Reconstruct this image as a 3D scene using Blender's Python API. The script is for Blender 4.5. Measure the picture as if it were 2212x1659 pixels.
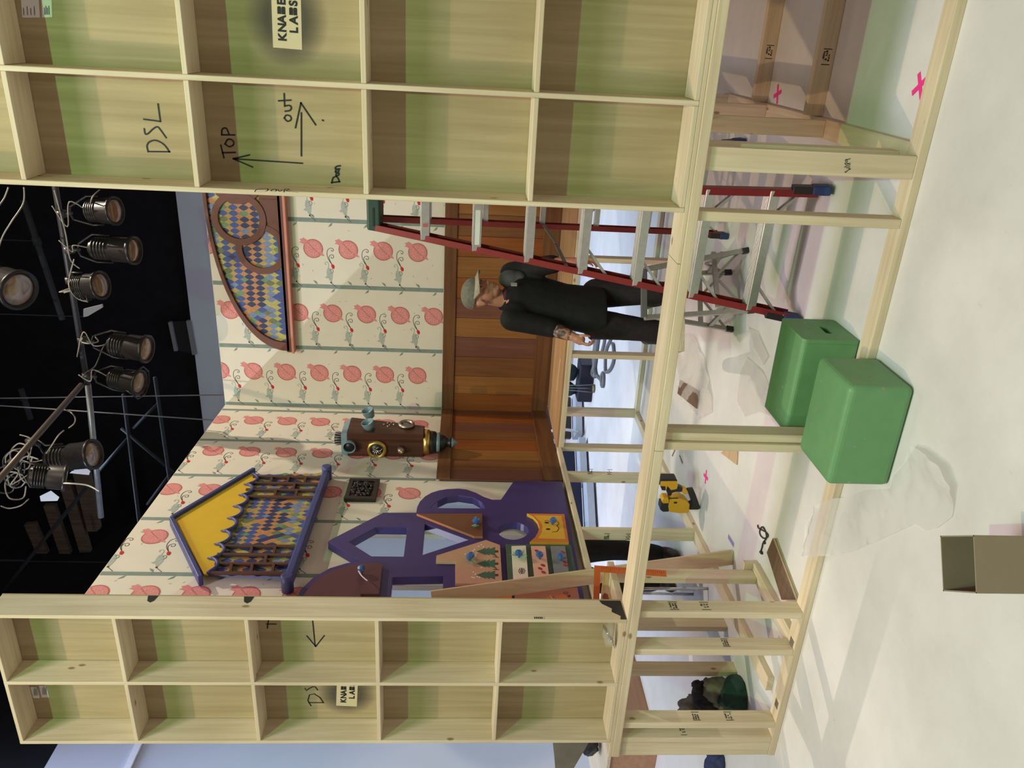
import bpy, bmesh, math, random
from mathutils import Vector, Matrix, noise
from mathutils.geometry import tessellate_polygon, delaunay_2d_cdt

for o in list(bpy.data.objects):
    bpy.data.objects.remove(o, do_unlink=True)
S = bpy.context.scene
COL = S.collection
random.seed(7)
PI = math.pi

# ------------------------------------------------------------------ camera
CAM = Vector((3.44313, -3.06919, 1.77458))
CR = Vector((0.91223825, 0.40874976, 0.02729502))     # towards the set's right
CU = Vector((-0.05157225, 0.04848841, 0.99749144))    # up in the set
CF = Vector((-0.40640089, 0.91135751, -0.06531313))   # view direction
FPX = 1722.9
camd = bpy.data.cameras.new('camera')
cam = bpy.data.objects.new('camera', camd)
COL.objects.link(cam)
camd.sensor_fit = 'HORIZONTAL'
camd.sensor_width = 36.0
camd.lens = 36.0 * FPX / 2212.0
camd.clip_start = 0.05
camd.clip_end = 100
# the photograph is stored lying on its side: its right is the set's down
ix, iy, iz = -CU, CR, -CF
cam.matrix_world = Matrix(((ix.x, iy.x, iz.x, CAM.x), (ix.y, iy.y, iz.y, CAM.y),
                           (ix.z, iy.z, iz.z, CAM.z), (0, 0, 0, 1)))
S.camera = cam

# ------------------------------------------------------------------ look, world, lamps
S.view_settings.view_transform = 'Standard'
S.view_settings.look = 'None'
S.view_settings.gamma = 1.0
S.view_settings.use_curve_mapping = False
S.view_settings.exposure = 0.0
wd = bpy.data.worlds.new('world')
S.world = wd
wd.use_nodes = True
wd.node_tree.nodes['Background'].inputs[0].default_value = (0.88, 0.64, 0.54, 1)
wd.node_tree.nodes['Background'].inputs[1].default_value = 0.32


def spot(name, loc, at, power, color, size=0.08, cone=60, blend=0.3):
    d = bpy.data.lights.new(name, 'SPOT')
    d.energy = power
    d.color = color
    d.shadow_soft_size = size
    d.spot_size = math.radians(cone)
    d.spot_blend = blend
    o = bpy.data.objects.new(name, d)
    COL.objects.link(o)
    o.location = loc
    o.rotation_euler = (Vector(at) - Vector(loc)).to_track_quat('-Z', 'Y').to_euler()
    return o


def area(name, loc, at, power, color, sx=2.0, sy=2.0):
    d = bpy.data.lights.new(name, 'AREA')
    d.energy = power
    d.color = color
    d.shape = 'RECTANGLE'
    d.size = sx
    d.size_y = sy
    o = bpy.data.objects.new(name, d)
    COL.objects.link(o)
    o.location = loc
    o.rotation_euler = (Vector(at) - Vector(loc)).to_track_quat('-Z', 'Y').to_euler()
    return o


spot('stage_lamp_green', (3.9, -5.2, 6.7), (1.9, 0.4, 1.6), 720, (0.36, 1.0, 0.36), 0.05, 80)
spot('stage_lamp_yellow', (1.0, -3.6, 9.2), (1.9, 0.2, 1.8), 900, (1.0, 0.68, 0.36), 0.05, 75)
spot('stage_lamp_pink', (7.6, -2.2, 7.4), (0.6, 1.8, 2.0), 90, (1.0, 0.64, 0.54), 0.06, 70)
spot('stage_lamp_cool', (-3.6, -0.5, 7.6), (1.5, 4.0, 3.0), 950, (0.93, 0.95, 1.0), 0.04, 50)
spot('stage_lamp_amber', (3.1, 4.2, 7.7), (0.0, 2.5, 3.2), 950, (1.0, 0.85, 0.66), 0.035, 52, 0.4)
area('soft_fill_front', (2.6, -3.6, 8.2), (2.2, -0.6, 0.0), 360, (0.90, 0.82, 1.0), 2.5, 1.5)  # added soft fill over the front floor and flats, not a real fixture
area('soft_fill_inside', (2.2, 1.7, 8.0), (1.8, 1.8, 0.0), 25, (1.0, 0.82, 0.66), 1.2, 1.2).data.spread = math.radians(110)  # added warm fill to lift the inner floor, not a real fixture
area('cyc_light', (-0.6, 6.2, 7.6), (-0.6, 6.5, 0), 160, (0.66, 0.78, 1.0), 5.0, 0.8).data.spread = math.radians(75)
area('cyc_light', (-2.5, 1.6, 7.6), (-4.0, 2.6, 3.2), 100, (0.56, 0.70, 1.0), 0.8, 4.0).data.spread = math.radians(70)

# ------------------------------------------------------------------ pixel -> place on a real plane
WC = Vector((-0.03, 4.04, 0.0))                      # the set's inner corner
WE = Vector((-0.22, 4.04, 0.0)).normalized()          # along the left wall, towards the corner
WN = Vector((4.04, 0.22, 0.0)).normalized()           # left wall normal, into the set


def U(x, y, pl, val=0.0):
    u, v = 1659 - y - 829.5, x - 1106
    d = CF + CR * (u / FPX) - CU * (v / FPX)
    if pl == 'X':
        t = (val - CAM.x) / d.x
    elif pl == 'Y':
        t = (val - CAM.y) / d.y
    elif pl == 'Z':
        t = (val - CAM.z) / d.z
    elif pl == 'L':
        t = (WC + WN * val - CAM).dot(WN) / d.dot(WN)
    else:
        t = val
    return CAM + d * t


def UL(pts, pl, val=0.0):
    return [U(x, y, pl, val) for x, y in pts]


# ------------------------------------------------------------------ materials
MATS = {}


def _new(name):
    m = bpy.data.materials.new(name)
    m.use_nodes = True
    return m, m.node_tree.nodes, m.node_tree.links, m.node_tree.nodes['Principled BSDF']


def plain(name, col, rough=0.6, metal=0.0, var=0.06, scale=14.0, bump=0.0, spec=0.4):
    """painted surface with faint mottling"""
    if name in MATS:
        return MATS[name]
    m, n, l, b = _new(name)
    tc = n.new('ShaderNodeTexCoord')
    nz = n.new('ShaderNodeTexNoise')
    nz.inputs['Scale'].default_value = scale
    nz.inputs['Detail'].default_value = 4
    l.new(tc.outputs['Object'], nz.inputs['Vector'])
    mx = n.new('ShaderNodeMix')
    mx.data_type = 'RGBA'
    mx.inputs[6].default_value = tuple(max(0, c * (1 - var * 1.6)) for c in col) + (1,)
    mx.inputs[7].default_value = tuple(min(1, c * (1 + var * 1.6)) for c in col) + (1,)
    l.new(nz.outputs['Fac'], mx.inputs[0])
    l.new(mx.outputs[2], b.inputs['Base Color'])
    b.inputs['Roughness'].default_value = rough
    b.inputs['Metallic'].default_value = metal
    b.inputs['Specular IOR Level'].default_value = spec
    if bump:
        bp = n.new('ShaderNodeBump')
        bp.inputs['Strength'].default_value = bump
        bp.inputs['Distance'].default_value = 0.01
        l.new(nz.outputs['Fac'], bp.inputs['Height'])
        l.new(bp.outputs[0], b.inputs['Normal'])
    MATS[name] = m
    return m


def wood(name, axis, c0, c1, knots=True, rough=0.65, sc=1.0, knot=(0.30, 0.20, 0.11)):
    """lumber: long streaks along an axis, a few knots"""
    if name in MATS:
        return MATS[name]
    m, n, l, b = _new(name)
    tc = n.new('ShaderNodeTexCoord')
    mp = n.new('ShaderNodeMapping')
    s = [38 * sc] * 3
    s[axis] = 1.6 * sc
    mp.inputs['Scale'].default_value = s
    l.new(tc.outputs['Object'], mp.inputs[0])
    nz = n.new('ShaderNodeTexNoise')
    nz.inputs['Scale'].default_value = 1.0
    nz.inputs['Detail'].default_value = 6
    nz.inputs['Distortion'].default_value = 0.7
    l.new(mp.outputs[0], nz.inputs['Vector'])
    cr = n.new('ShaderNodeValToRGB')
    cr.color_ramp.elements[0].position = 0.30
    cr.color_ramp.elements[1].position = 0.72
    cr.color_ramp.elements[0].color = c0 + (1,)
    cr.color_ramp.elements[1].color = c1 + (1,)
    l.new(nz.outputs['Fac'], cr.inputs[0])
    out = cr.outputs[0]
    nb = n.new('ShaderNodeTexNoise')                 # board to board tone
    nb.inputs['Scale'].default_value = 1.7
    nb.inputs['Detail'].default_value = 1
    l.new(tc.outputs['Object'], nb.inputs['Vector'])
    mb = n.new('ShaderNodeMix')
    mb.data_type = 'RGBA'
    mb.blend_type = 'MULTIPLY'
    mb.inputs[0].default_value = 0.5
    rb = n.new('ShaderNodeValToRGB')
    rb.color_ramp.elements[0].position = 0.35
    rb.color_ramp.elements[1].position = 0.65
    rb.color_ramp.elements[0].color = (0.74, 0.70, 0.66, 1)
    rb.color_ramp.elements[1].color = (1, 1, 1, 1)
    l.new(nb.outputs['Fac'], rb.inputs[0])
    l.new(out, mb.inputs[6])
    l.new(rb.outputs[0], mb.inputs[7])
    out = mb.outputs[2]
    if knots:
        mk = n.new('ShaderNodeMapping')
        k = [9.0] * 3
        k[axis] = 4.5
        mk.inputs['Scale'].default_value = k
        l.new(tc.outputs['Object'], mk.inputs[0])
        vo = n.new('ShaderNodeTexVoronoi')
        vo.inputs['Scale'].default_value = 1.0
        l.new(mk.outputs[0], vo.inputs['Vector'])
        kr = n.new('ShaderNodeValToRGB')
        kr.color_ramp.elements[0].position = 0.055
        kr.color_ramp.elements[1].position = 0.105
        kr.color_ramp.elements[0].color = (1, 1, 1, 1)
        kr.color_ramp.elements[1].color = (0, 0, 0, 1)
        l.new(vo.outputs['Distance'], kr.inputs[0])
        m2 = n.new('ShaderNodeMix')
        m2.data_type = 'RGBA'
        l.new(kr.outputs[0], m2.inputs[0])
        l.new(out, m2.inputs[6])
        m2.inputs[7].default_value = knot + (1,)
        out = m2.outputs[2]
    l.new(out, b.inputs['Base Color'])
    b.inputs['Roughness'].default_value = rough
    b.inputs['Specular IOR Level'].default_value = 0.25
    MATS[name] = m
    return m


PINE0, PINE1 = (0.60, 0.50, 0.345), (0.76, 0.67, 0.50)


def pine(axis):
    return wood('pine_' + 'xyz'[axis], axis, PINE0, PINE1)


def metal(name, col, rough=0.3, var=0.12):
    return plain(name, col, rough, 1.0, var, 30.0)


def glassy(name, col, alpha=0.35, rough=0.15):
    if name in MATS:
        return MATS[name]
    m, n, l, b = _new(name)
    b.inputs['Base Color'].default_value = col + (1,)
    b.inputs['Roughness'].default_value = rough
    b.inputs['Alpha'].default_value = alpha
    b.inputs['Specular IOR Level'].default_value = 0.5
    MATS[name] = m
    return m


# ------------------------------------------------------------------ mesh builder
class MB:
    def __init__(s):
        s.v, s.f, s.mi, s.sm = [], [], [], []

    def _add(s, vs, fs, mi=0, smooth=False):
        b = len(s.v)
        s.v += [Vector(p) for p in vs]
        for f in fs:
            s.f.append(tuple(b + i for i in f))
            s.mi.append(mi)
            s.sm.append(smooth)
        return s

    def box(s, x0, x1, y0, y1, z0, z1, mi=0):
        vs = [(x, y, z) for z in (z0, z1) for y in (y0, y1) for x in (x0, x1)]
        return s._add(vs, [(0, 2, 3, 1), (4, 5, 7, 6), (0, 1, 5, 4), (2, 6, 7, 3), (0, 4, 6, 2), (1, 3, 7, 5)], mi)

    def beam(s, p0, p1, side, w, h, mi=0):
        """bar from p0 to p1; w across 'side', h across the third direction"""
        p0, p1 = Vector(p0), Vector(p1)
        a = (p1 - p0).normalized()
        sd = Vector(side)
        sd = (sd - a * sd.dot(a)).normalized()
        t = a.cross(sd)
        vs = []
        for p in (p0, p1):
            for i, j in ((-1, -1), (1, -1), (1, 1), (-1, 1)):
                vs.append(p + sd * (i * w / 2) + t * (j * h / 2))
        return s._add(vs, [(0, 3, 2, 1), (4, 5, 6, 7), (0, 1, 5, 4), (1, 2, 6, 5), (2, 3, 7, 6), (3, 0, 4, 7)], mi)

    def hexa(s, lo, hi, mi=0):
        """box from four lower and four upper corners"""
        return s._add(list(lo) + list(hi), [(0, 3, 2, 1), (4, 5, 6, 7), (0, 1, 5, 4), (1, 2, 6, 5), (2, 3, 7, 6), (3, 0, 4, 7)], mi)

    def tube(s, pts, r, seg=8, mi=0, closed=False, caps=True):
        pts = [Vector(p) for p in pts]
        n = len(pts)
        rr = r if isinstance(r, (list, tuple)) else [r] * n
        rings, ref = [], None
        for i, p in enumerate(pts):
            if closed:
                d = pts[(i + 1) % n] - pts[i - 1]
            else:
                d = pts[min(i + 1, n - 1)] - pts[max(i - 1, 0)]
            if d.length < 1e-9:
                d = Vector((0, 0, 1))
            d.normalize()
            if ref is None:
                ref = d.orthogonal().normalized()
            ref = ref - d * ref.dot(d)
            if ref.length < 1e-6:
                ref = d.orthogonal()
            ref.normalize()
            t = d.cross(ref)
            rings.append([p + (ref * math.cos(2 * PI * k / seg) + t * math.sin(2 * PI * k / seg)) * rr[i] for k in range(seg)])
        vs = [q for rg in rings for q in rg]
        fs = []
        m = n if closed else n - 1
        for i in range(m):
            j = (i + 1) % n
            for k in range(seg):
                k2 = (k + 1) % seg
                fs.append((i * seg + k, i * seg + k2, j * seg + k2, j * seg + k))
        if caps and not closed:
            fs.append(tuple(range(seg - 1, -1, -1)))
            fs.append(tuple((n - 1) * seg + k for k in range(seg)))
        return s._add(vs, fs, mi, True)

    def lathe(s, o, axis, prof, seg=24, mi=0):
        """prof: (distance along the axis, radius)"""
        o, a = Vector(o), Vector(axis).normalized()
        e = a.orthogonal().normalized()
        t = a.cross(e)
        vs, fs = [], []
        for h, r in prof:
            for k in range(seg):
                w = 2 * PI * k / seg
                vs.append(o + a * h + (e * math.cos(w) + t * math.sin(w)) * r)
        for i in range(len(prof) - 1):
            for k in range(seg):
                k2 = (k + 1) % seg
                fs.append((i * seg + k, i * seg + k2, (i + 1) * seg + k2, (i + 1) * seg + k))
        fs.append(tuple(range(seg - 1, -1, -1)))
        fs.append(tuple((len(prof) - 1) * seg + k for k in range(seg)))
        return s._add(vs, fs, mi, True)

    def ball(s, c, r, seg=14, rings=9, mi=0, rot=None):
        c = Vector(c)
        r = r if isinstance(r, (list, tuple)) else (r, r, r)
        vs = [Vector((0, 0, -r[2]))]
        for i in range(1, rings):
            th = -PI / 2 + PI * i / rings
            for k in range(seg):
                ph = 2 * PI * k / seg
                vs.append(Vector((r[0] * math.cos(th) * math.cos(ph), r[1] * math.cos(th) * math.sin(ph), r[2] * math.sin(th))))
        vs.append(Vector((0, 0, r[2])))
        if rot is not None:
            vs = [rot @ q for q in vs]
        vs = [c + q for q in vs]
        fs = []
        for k in range(seg):
            k2 = (k + 1) % seg
            fs.append((0, 1 + k2, 1 + k))
            top = 1 + (rings - 2) * seg
            fs.append((top + k, top + k2, len(vs) - 1))
            for i in range(rings - 2):
                a = 1 + i * seg
                fs.append((a + k, a + k2, a + seg + k2, a + seg + k))
        return s._add(vs, fs, mi, True)

    def plate(s, loops, nrm, th, mi=0, side=None):
        """board from coplanar loops (outer first, then holes): front at the loops, depth th behind"""
        nrm = Vector(nrm).normalized()
        loops = [[Vector(p) for p in lp] for lp in loops]
        flat = [p for lp in loops for p in lp]
        tris = tessellate_polygon(loops)
        n = len(flat)
        vs = flat + [p - nrm * th for p in flat]
        fs = []
        for t in tris:
            a, b, c = (flat[i] for i in t)
            if (b - a).cross(c - a).dot(nrm) < 0:
                t = t[::-1]
            fs.append(tuple(t))
            fs.append(tuple(n + i for i in reversed(t)))
        s._add(vs, fs, mi)
        k = 0
        for li, lp in enumerate(loops):
            m = len(lp)
            ar = Vector((0, 0, 0))
            for i in range(m):
                ar += lp[i].cross(lp[(i + 1) % m])
            ccw = ar.dot(nrm) > 0
            fl = []
            for i in range(m):
                j = (i + 1) % m
                q = (i, i + m, j + m, j)
                if ccw == (li == 0):
                    pass
                else:
                    q = q[::-1]
                fl.append(q)
            s._add(lp + [p - nrm * th for p in lp], fl, mi if side is None else side)
            k += m
        return s

    def flat(s, pts, mi=0):
        """one thin polygon, fan-safe"""
        pts = [Vector(p) for p in pts]
        return s._add(pts, [tuple(t) for t in tessellate_polygon([pts])], mi)

    def ribbon(s, pts, nrm, w, mi=0, lift=0.0012):
        """pen stroke lying on a surface"""
        nrm = Vector(nrm).normalized()
        pts = [Vector(p) + nrm * lift for p in pts]
        n = len(pts)
        vs = []
        for i in range(n):
            d = (pts[min(i + 1, n - 1)] - pts[max(i - 1, 0)])
            d = d.normalized() if d.length > 1e-9 else Vector((1, 0, 0))
            sd = d.cross(nrm) * (w / 2)
            e = d * (w / 2) if i == n - 1 else (d * (-w / 2) if i == 0 else Vector((0, 0, 0)))
            vs += [pts[i] + sd + e, pts[i] - sd + e]
        return s._add(vs, [(2 * i, 2 * i + 1, 2 * i + 3, 2 * i + 2) for i in range(n - 1)], mi)

    def build(s, name, mats, parent=None, bevel=0.0, seg=2, auto=True):
        me = bpy.data.meshes.new(name)
        me.from_pydata([tuple(p) for p in s.v], [], s.f)
        if not isinstance(mats, (list, tuple)):
            mats = [mats]
        for m in mats:
            me.materials.append(m)
        me.polygons.foreach_set('material_index', s.mi)
        me.polygons.foreach_set('use_smooth', s.sm)
        me.update()
        o = bpy.data.objects.new(name, me)
        COL.objects.link(o)
        if bevel:
            bm = bmesh.new()
            bm.from_mesh(me)
            bmesh.ops.remove_doubles(bm, verts=bm.verts, dist=1e-5)
            bm.to_mesh(me)
            bm.free()
            md = o.modifiers.new('bevel', 'BEVEL')
            md.width = bevel
            md.segments = seg
            md.limit_method = 'ANGLE'
            md.angle_limit = math.radians(40)
        if parent is not None:
            join(o, parent)
        return o


def join(o, parent):
    o.parent = parent
    w = Matrix.Identity(4)
    p = parent
    chain = []
    while p is not None:
        chain.append(p)
        p = p.parent
    for q in reversed(chain):
        w = w @ q.matrix_parent_inverse @ q.matrix_basis
    o.matrix_parent_inverse = w.inverted()


def tag(o, label, cat, group=None, kind=None):
    o['label'] = label
    o['category'] = cat
    if group:
        o['group'] = group
    if kind:
        o['kind'] = kind
    return o


def thing(name, loc, label, cat, group=None):
    o = bpy.data.objects.new(name, None)
    o.empty_display_size = 0.1
    o.location = loc
    COL.objects.link(o)
    return tag(o, label, cat, group)


def struct(o):
    o['kind'] = 'structure'
    return o


def copy_tree(o, parent=None):
    c = o.copy()
    COL.objects.link(c)
    if parent is not None:
        c.parent = parent
    for ch in [q for q in bpy.data.objects if q.parent == o]:
        copy_tree(ch, c)
    return c


def smooth_curve(pts, n=6):
    """Catmull-Rom through points"""
    pts = [Vector(p) for p in pts]
    out = []
    for i in range(len(pts) - 1):
        p0, p1, p2, p3 = pts[max(i - 1, 0)], pts[i], pts[i + 1], pts[min(i + 2, len(pts) - 1)]
        for k in range(n):
            t = k / n
            out.append(0.5 * ((2 * p1) + (p2 - p0) * t + (2 * p0 - 5 * p1 + 4 * p2 - p3) * t * t + (3 * p1 - p0 - 3 * p2 + p3) * t ** 3))
    out.append(pts[-1])
    return out


def inside(p, poly):
    c = False
    n = len(poly)
    for i in range(n):
        a, b = poly[i], poly[i - 1]
        if (a[1] > p[1]) != (b[1] > p[1]) and p[0] < (b[0] - a[0]) * (p[1] - a[1]) / (b[1] - a[1] + 1e-12) + a[0]:
            c = not c
    return c


def sheet(name, poly, zf, mat, step=0.03, parent=None, th=0.0):
    """crumpled sheet over a floor outline (x, y)"""
    n = len(poly)
    pts, edges = [], []
    for i in range(n):
        a, b = Vector(poly[i]), Vector(poly[(i + 1) % n])
        k = max(1, int((b - a).length / step))
        for j in range(k):
            pts.append(a.lerp(b, j / k))
    m = len(pts)
    edges = [(i, (i + 1) % m) for i in range(m)]
    x0, x1 = min(p[0] for p in poly), max(p[0] for p in poly)
    y0, y1 = min(p[1] for p in poly), max(p[1] for p in poly)
    x = x0
    while x < x1:
        y = y0
        while y < y1:
            q = Vector((x + random.uniform(-.3, .3) * step, y + random.uniform(-.3, .3) * step))
            if inside(q, poly):
                pts.append(q)
            y += step
        x += step
    v, e, f, _, _, _ = delaunay_2d_cdt([p.to_2d() for p in pts], edges, [list(range(m))], 1, 1e-4)
    b = MB()
    b._add([Vector((p.x, p.y, zf(p.x, p.y))) for p in v], [tuple(q) for q in f], 0, True)
    o = b.build(name, mat, parent)
    return o

# ================================================================== the room
def floor_material():
    m, n, l, b = _new('white_floor_paint')
    tc = n.new('ShaderNodeTexCoord')
    nz = n.new('ShaderNodeTexNoise')
    nz.inputs['Scale'].default_value = 1.6
    nz.inputs['Detail'].default_value = 8
    nz.inputs['Roughness'].default_value = 0.65
    l.new(tc.outputs['Object'], nz.inputs['Vector'])
    cr = n.new('ShaderNodeValToRGB')
    cr.color_ramp.elements[0].position = 0.3
    cr.color_ramp.elements[1].position = 0.62
    cr.color_ramp.elements[0].color = (0.60, 0.595, 0.585, 1)
    cr.color_ramp.elements[1].color = (0.715, 0.71, 0.705, 1)
    l.new(nz.outputs['Fac'], cr.inputs[0])
    mp = n.new('ShaderNodeMapping')
    mp.inputs['Scale'].default_value = (9, 3.2, 1)
    mp.inputs['Rotation'].default_value = (0, 0, 0.6)
    l.new(tc.outputs['Object'], mp.inputs[0])
    vo = n.new('ShaderNodeTexNoise')
    vo.inputs['Scale'].default_value = 3.2
    vo.inputs['Detail'].default_value = 3
    l.new(mp.outputs[0], vo.inputs['Vector'])
    sr = n.new('ShaderNodeValToRGB')
    sr.color_ramp.elements[0].position = 0.70
    sr.color_ramp.elements[1].position = 0.80
    sr.color_ramp.elements[0].color = (0, 0, 0, 1)
    sr.color_ramp.elements[1].color = (0.55, 0.55, 0.55, 1)
    l.new(vo.outputs['Fac'], sr.inputs[0])
    mx = n.new('ShaderNodeMix')
    mx.data_type = 'RGBA'
    l.new(sr.outputs[0], mx.inputs[0])
    l.new(cr.outputs[0], mx.inputs[6])
    mx.inputs[7].default_value = (0.50, 0.49, 0.47, 1)
    l.new(mx.outputs[2], b.inputs['Base Color'])
    b.inputs['Roughness'].default_value = 0.45
    b.inputs['Specular IOR Level'].default_value = 0.3
    return m


cyc = plain('cyclorama_paint', (0.42, 0.44, 0.49), 0.8, 0, 0.03, 2.0)
blackcloth = plain('black_drape_cloth', (0.008, 0.008, 0.009), 0.9, 0, 0.3, 5.0, spec=0.1)
blackpaint = plain('black_ceiling_paint', (0.010, 0.010, 0.011), 0.9, 0, 0.3, 3.0, spec=0.1)
struct(MB().box(-4, 9, -7, 8.5, -0.10, 0).build('floor', floor_material()))
struct(MB().box(-4.1, 9, 8.5, 8.6, 0, 5.84).build('wall_back', cyc))
struct(MB().box(-4.1, -4.0, -4, 8.6, 0, 6.08).build('wall_left', cyc))
struct(MB().box(-4.15, 9, 8.6, 8.66, 5.6, 9.6).build('wall_back_drape', blackcloth))
struct(MB().box(-4.18, -4.12, -4, 8.66, 5.9, 9.6).build('wall_left_drape', blackcloth))
struct(MB().box(-4.2, 9, -6, 8.7, 9.5, 9.6).build('ceiling', blackpaint))
pale = plain('pale_batten_paint', (0.66, 0.66, 0.70), 0.6)
struct(MB().box(-3.995, -3.965, -3, 8.4, 5.17, 5.24).build('trim_1', pale))

# ================================================================== wallpaper
WP = [plain('wallpaper_cream', (0.64, 0.60, 0.515), 0.85, 0, 0.03, 6.0, spec=0.2),      # 0
      plain('wallpaper_sage', (0.20, 0.25, 0.23), 0.85, 0, 0.12, 20.0, spec=0.2),        # 1
      plain('wallpaper_rose', (0.60, 0.235, 0.225), 0.85, 0, 0.10, 40.0, spec=0.2),        # 2
      plain('wallpaper_red', (0.43, 0.13, 0.13), 0.85, 0, 0.10, 20.0, spec=0.2),         # 3
      plain('wallpaper_pale_rose', (0.68, 0.33, 0.30), 0.85, 0, 0.10, 30.0, spec=0.2),   # 4
      plain('wallpaper_grey_green', (0.36, 0.40, 0.36), 0.85, 0, 0.16, 30.0, spec=0.2),  # 5
      plain('wallpaper_ink', (0.05, 0.05, 0.05), 0.85, 0, 0.1, 20.0, spec=0.2),          # 6
      plain('wallpaper_cherry', (0.55, 0.03, 0.03), 0.85, 0, 0.1, 20.0, spec=0.2)]       # 7


class Paper:
    """draws flat motifs on a wall frame: O + a*e1 + z*e2, lifted along n"""
    def __init__(s, b, O, e1, n, zmax, sa=1.0):
        s.b, s.O, s.e1, s.n, s.zmax, s.sa = b, O, e1, n, zmax, sa

    def P(s, a, z, lift):
        return s.O + s.e1 * a + Vector((0, 0, min(z, s.zmax))) + s.n * lift

    def poly(s, pts, mi, lift):
        if min(p[1] for p in pts) > s.zmax - 0.01:
            return
        s.b._add([s.P(a, z, lift) for a, z in pts], [tuple(range(len(pts)))], mi)

    def disc(s, a, z, r, mi, lift, k=20, sq=1.0):
        s.poly([(a + r * s.sa * math.cos(2 * PI * i / k), z + r * sq * math.sin(2 * PI * i / k)) for i in range(k)], mi, lift)

    def line(s, pts, w, mi, lift):
        if min(p[1] for p in pts) > s.zmax - 0.03:
            return
        s.b.ribbon([s.P(a, z, 0) for a, z in pts], s.n, w, mi, lift)

    def pomegranate(s, a, z):
        k = s.sa
        s.disc(a, z, 0.088, 3, 0.0010)
        s.disc(a, z, 0.079, 2, 0.0016)
        # crown up and to the right, nub low and to the left
        s.poly([(a + k * p, z + q) for p, q in ((.030, .074), (.070, .042), (.098, .085), (.088, .094), (.082, .118), (.068, .104), (.052, .120), (.048, .098))], 2, 0.0013)
        s.poly([(a - k * .058, z - .052), (a - k * .030, z - .074), (a - k * .066, z - .098)], 2, 0.0013)
        # the seed chambers
        s.line([(a + k * .060, z + .048), (a + k * .01, z + .004), (a - k * .050, z - .058)], 0.005, 3, 0.0022)
        for q in range(9):
            w = q * 2 * PI / 9 + 0.3
            s.line([(a + k * .018 * math.cos(w), z + .018 * math.sin(w)), (a + k * .066 * math.cos(w), z + .066 * math.sin(w))], 0.0035, 4, 0.0021)
        for q in range(14):
            w = q * 2 * PI / 14
            s.disc(a + k * .050 * math.cos(w), z + .050 * math.sin(w), 0.006, 4, 0.0023, 6)

    def bird(s, a, z):
        """bird lying on its side, head to the left, a cherry vine curling off to the right"""
        k = s.sa
        L = lambda pts: [(a + k * (745 - y) * .00103, z - (x - 1280) * .00103) for x, y in pts]
        C = lambda pts: [(p.x, p.y) for p in smooth_curve([Vector((q[0], q[1], 0)) for q in L(pts)], 3)]
        s.poly(L([(1268, 690), (1290, 700), (1303, 730), (1308, 760), (1300, 800), (1290, 828), (1275, 800), (1258, 770), (1253, 735), (1258, 705)]), 5, 0.0012)
        s.line(C([(1270, 692), (1275, 660), (1262, 640), (1245, 645), (1243, 658), (1253, 662)]), 0.006, 5, 0.0014)
        s.line(C([(1290, 742), (1308, 735), (1312, 715), (1300, 702), (1288, 708), (1292, 720)]), 0.005, 1, 0.0018)
        s.poly(L([(1256, 765), (1236, 778), (1262, 790)]), 5, 0.0013)
        p = L([(1290, 825)])[0]
        s.disc(p[0], p[1], 0.008, 6, 0.0020, 8)
        s.line(L([(1290, 828), (1310, 845), (1337, 868)]), 0.004, 6, 0.0014)
        s.line(C([(1300, 655), (1275, 615), (1265, 575), (1270, 535), (1290, 515), (1312, 515), (1322, 530), (1312, 542), (1302, 532)]), 0.0042, 6, 0.0014)
        s.line(C([(1302, 655), (1285, 620), (1280, 595), (1290, 578), (1308, 572), (1320, 582), (1318, 600), (1302, 603), (1298, 592)]), 0.0042, 6, 0.0014)
        s.poly(L([(1298, 653), (1318, 662), (1327, 680), (1322, 699), (1306, 697), (1297, 675)]), 7, 0.0016)
        for x, y in ((1318, 690), (1312, 676), (1320, 672)):
            p = L([(x, y)])[0]
            s.disc(p[0], p[1], 0.0035, 6, 0.0022, 6)

    def stripe(s, a, z0, z1):
        k = s.sa
        s.poly([(a - .019 * k, z0), (a + .019 * k, z0), (a + .019 * k, z1), (a - .019 * k, z1)], 1, 0.0010)
        z = z0 + .06
        i = 0
        while z < z1 - .03:
            d = 1 if i % 2 else -1
            s.poly([(a + d * .017 * k, z), (a + d * .030 * k, z + .022), (a + d * .058 * k, z + .040), (a + d * .044 * k, z + .008)], 1, 0.0012)
            z += .155
            i += 1

    def fleck(s, a, z):
        w = random.uniform(0, PI)
        c, d = math.cos(w) * .012, math.sin(w) * .012
        s.poly([(a - c, z - d), (a + d * .3, z - c * .3), (a + c, z + d), (a - d * .3, z + c * .3)], 5, 0.0010)


def paper(P, stripes, period, z0, z1, amin, amax, skip=None, par=0):
    for i, a in enumerate(stripes):
        if amin < a < amax:
            if skip is None:
                P.stripe(a, z0, z1)
            else:
                P.stripe(a, skip(a), z1)
        ap, ab = a + period * .575, a + period * .20
        k = 0
        z = 2.036 + (0.15 if (i + par) % 2 else 0.0)
        while z < z1 + .07:
            if amin + .10 < ap < amax - .06 and (skip is None or z > skip(ap) - .1):
                P.pomegranate(ap, z)
            zb = z + .175
            if amin + .06 < ab < amax - .1 and zb < z1 + .03 and (skip is None or zb > skip(ab) - .1):
                P.bird(ab, zb)
            for _ in range(3):
                fa, fz = a + random.uniform(.08, period - .08), z + random.uniform(-.15, .15)
                if amin < fa < amax and fz < z1 - .03 and (skip is None or fz > skip(fa)):
                    P.fleck(fa, fz)
            z += .3115


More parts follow.
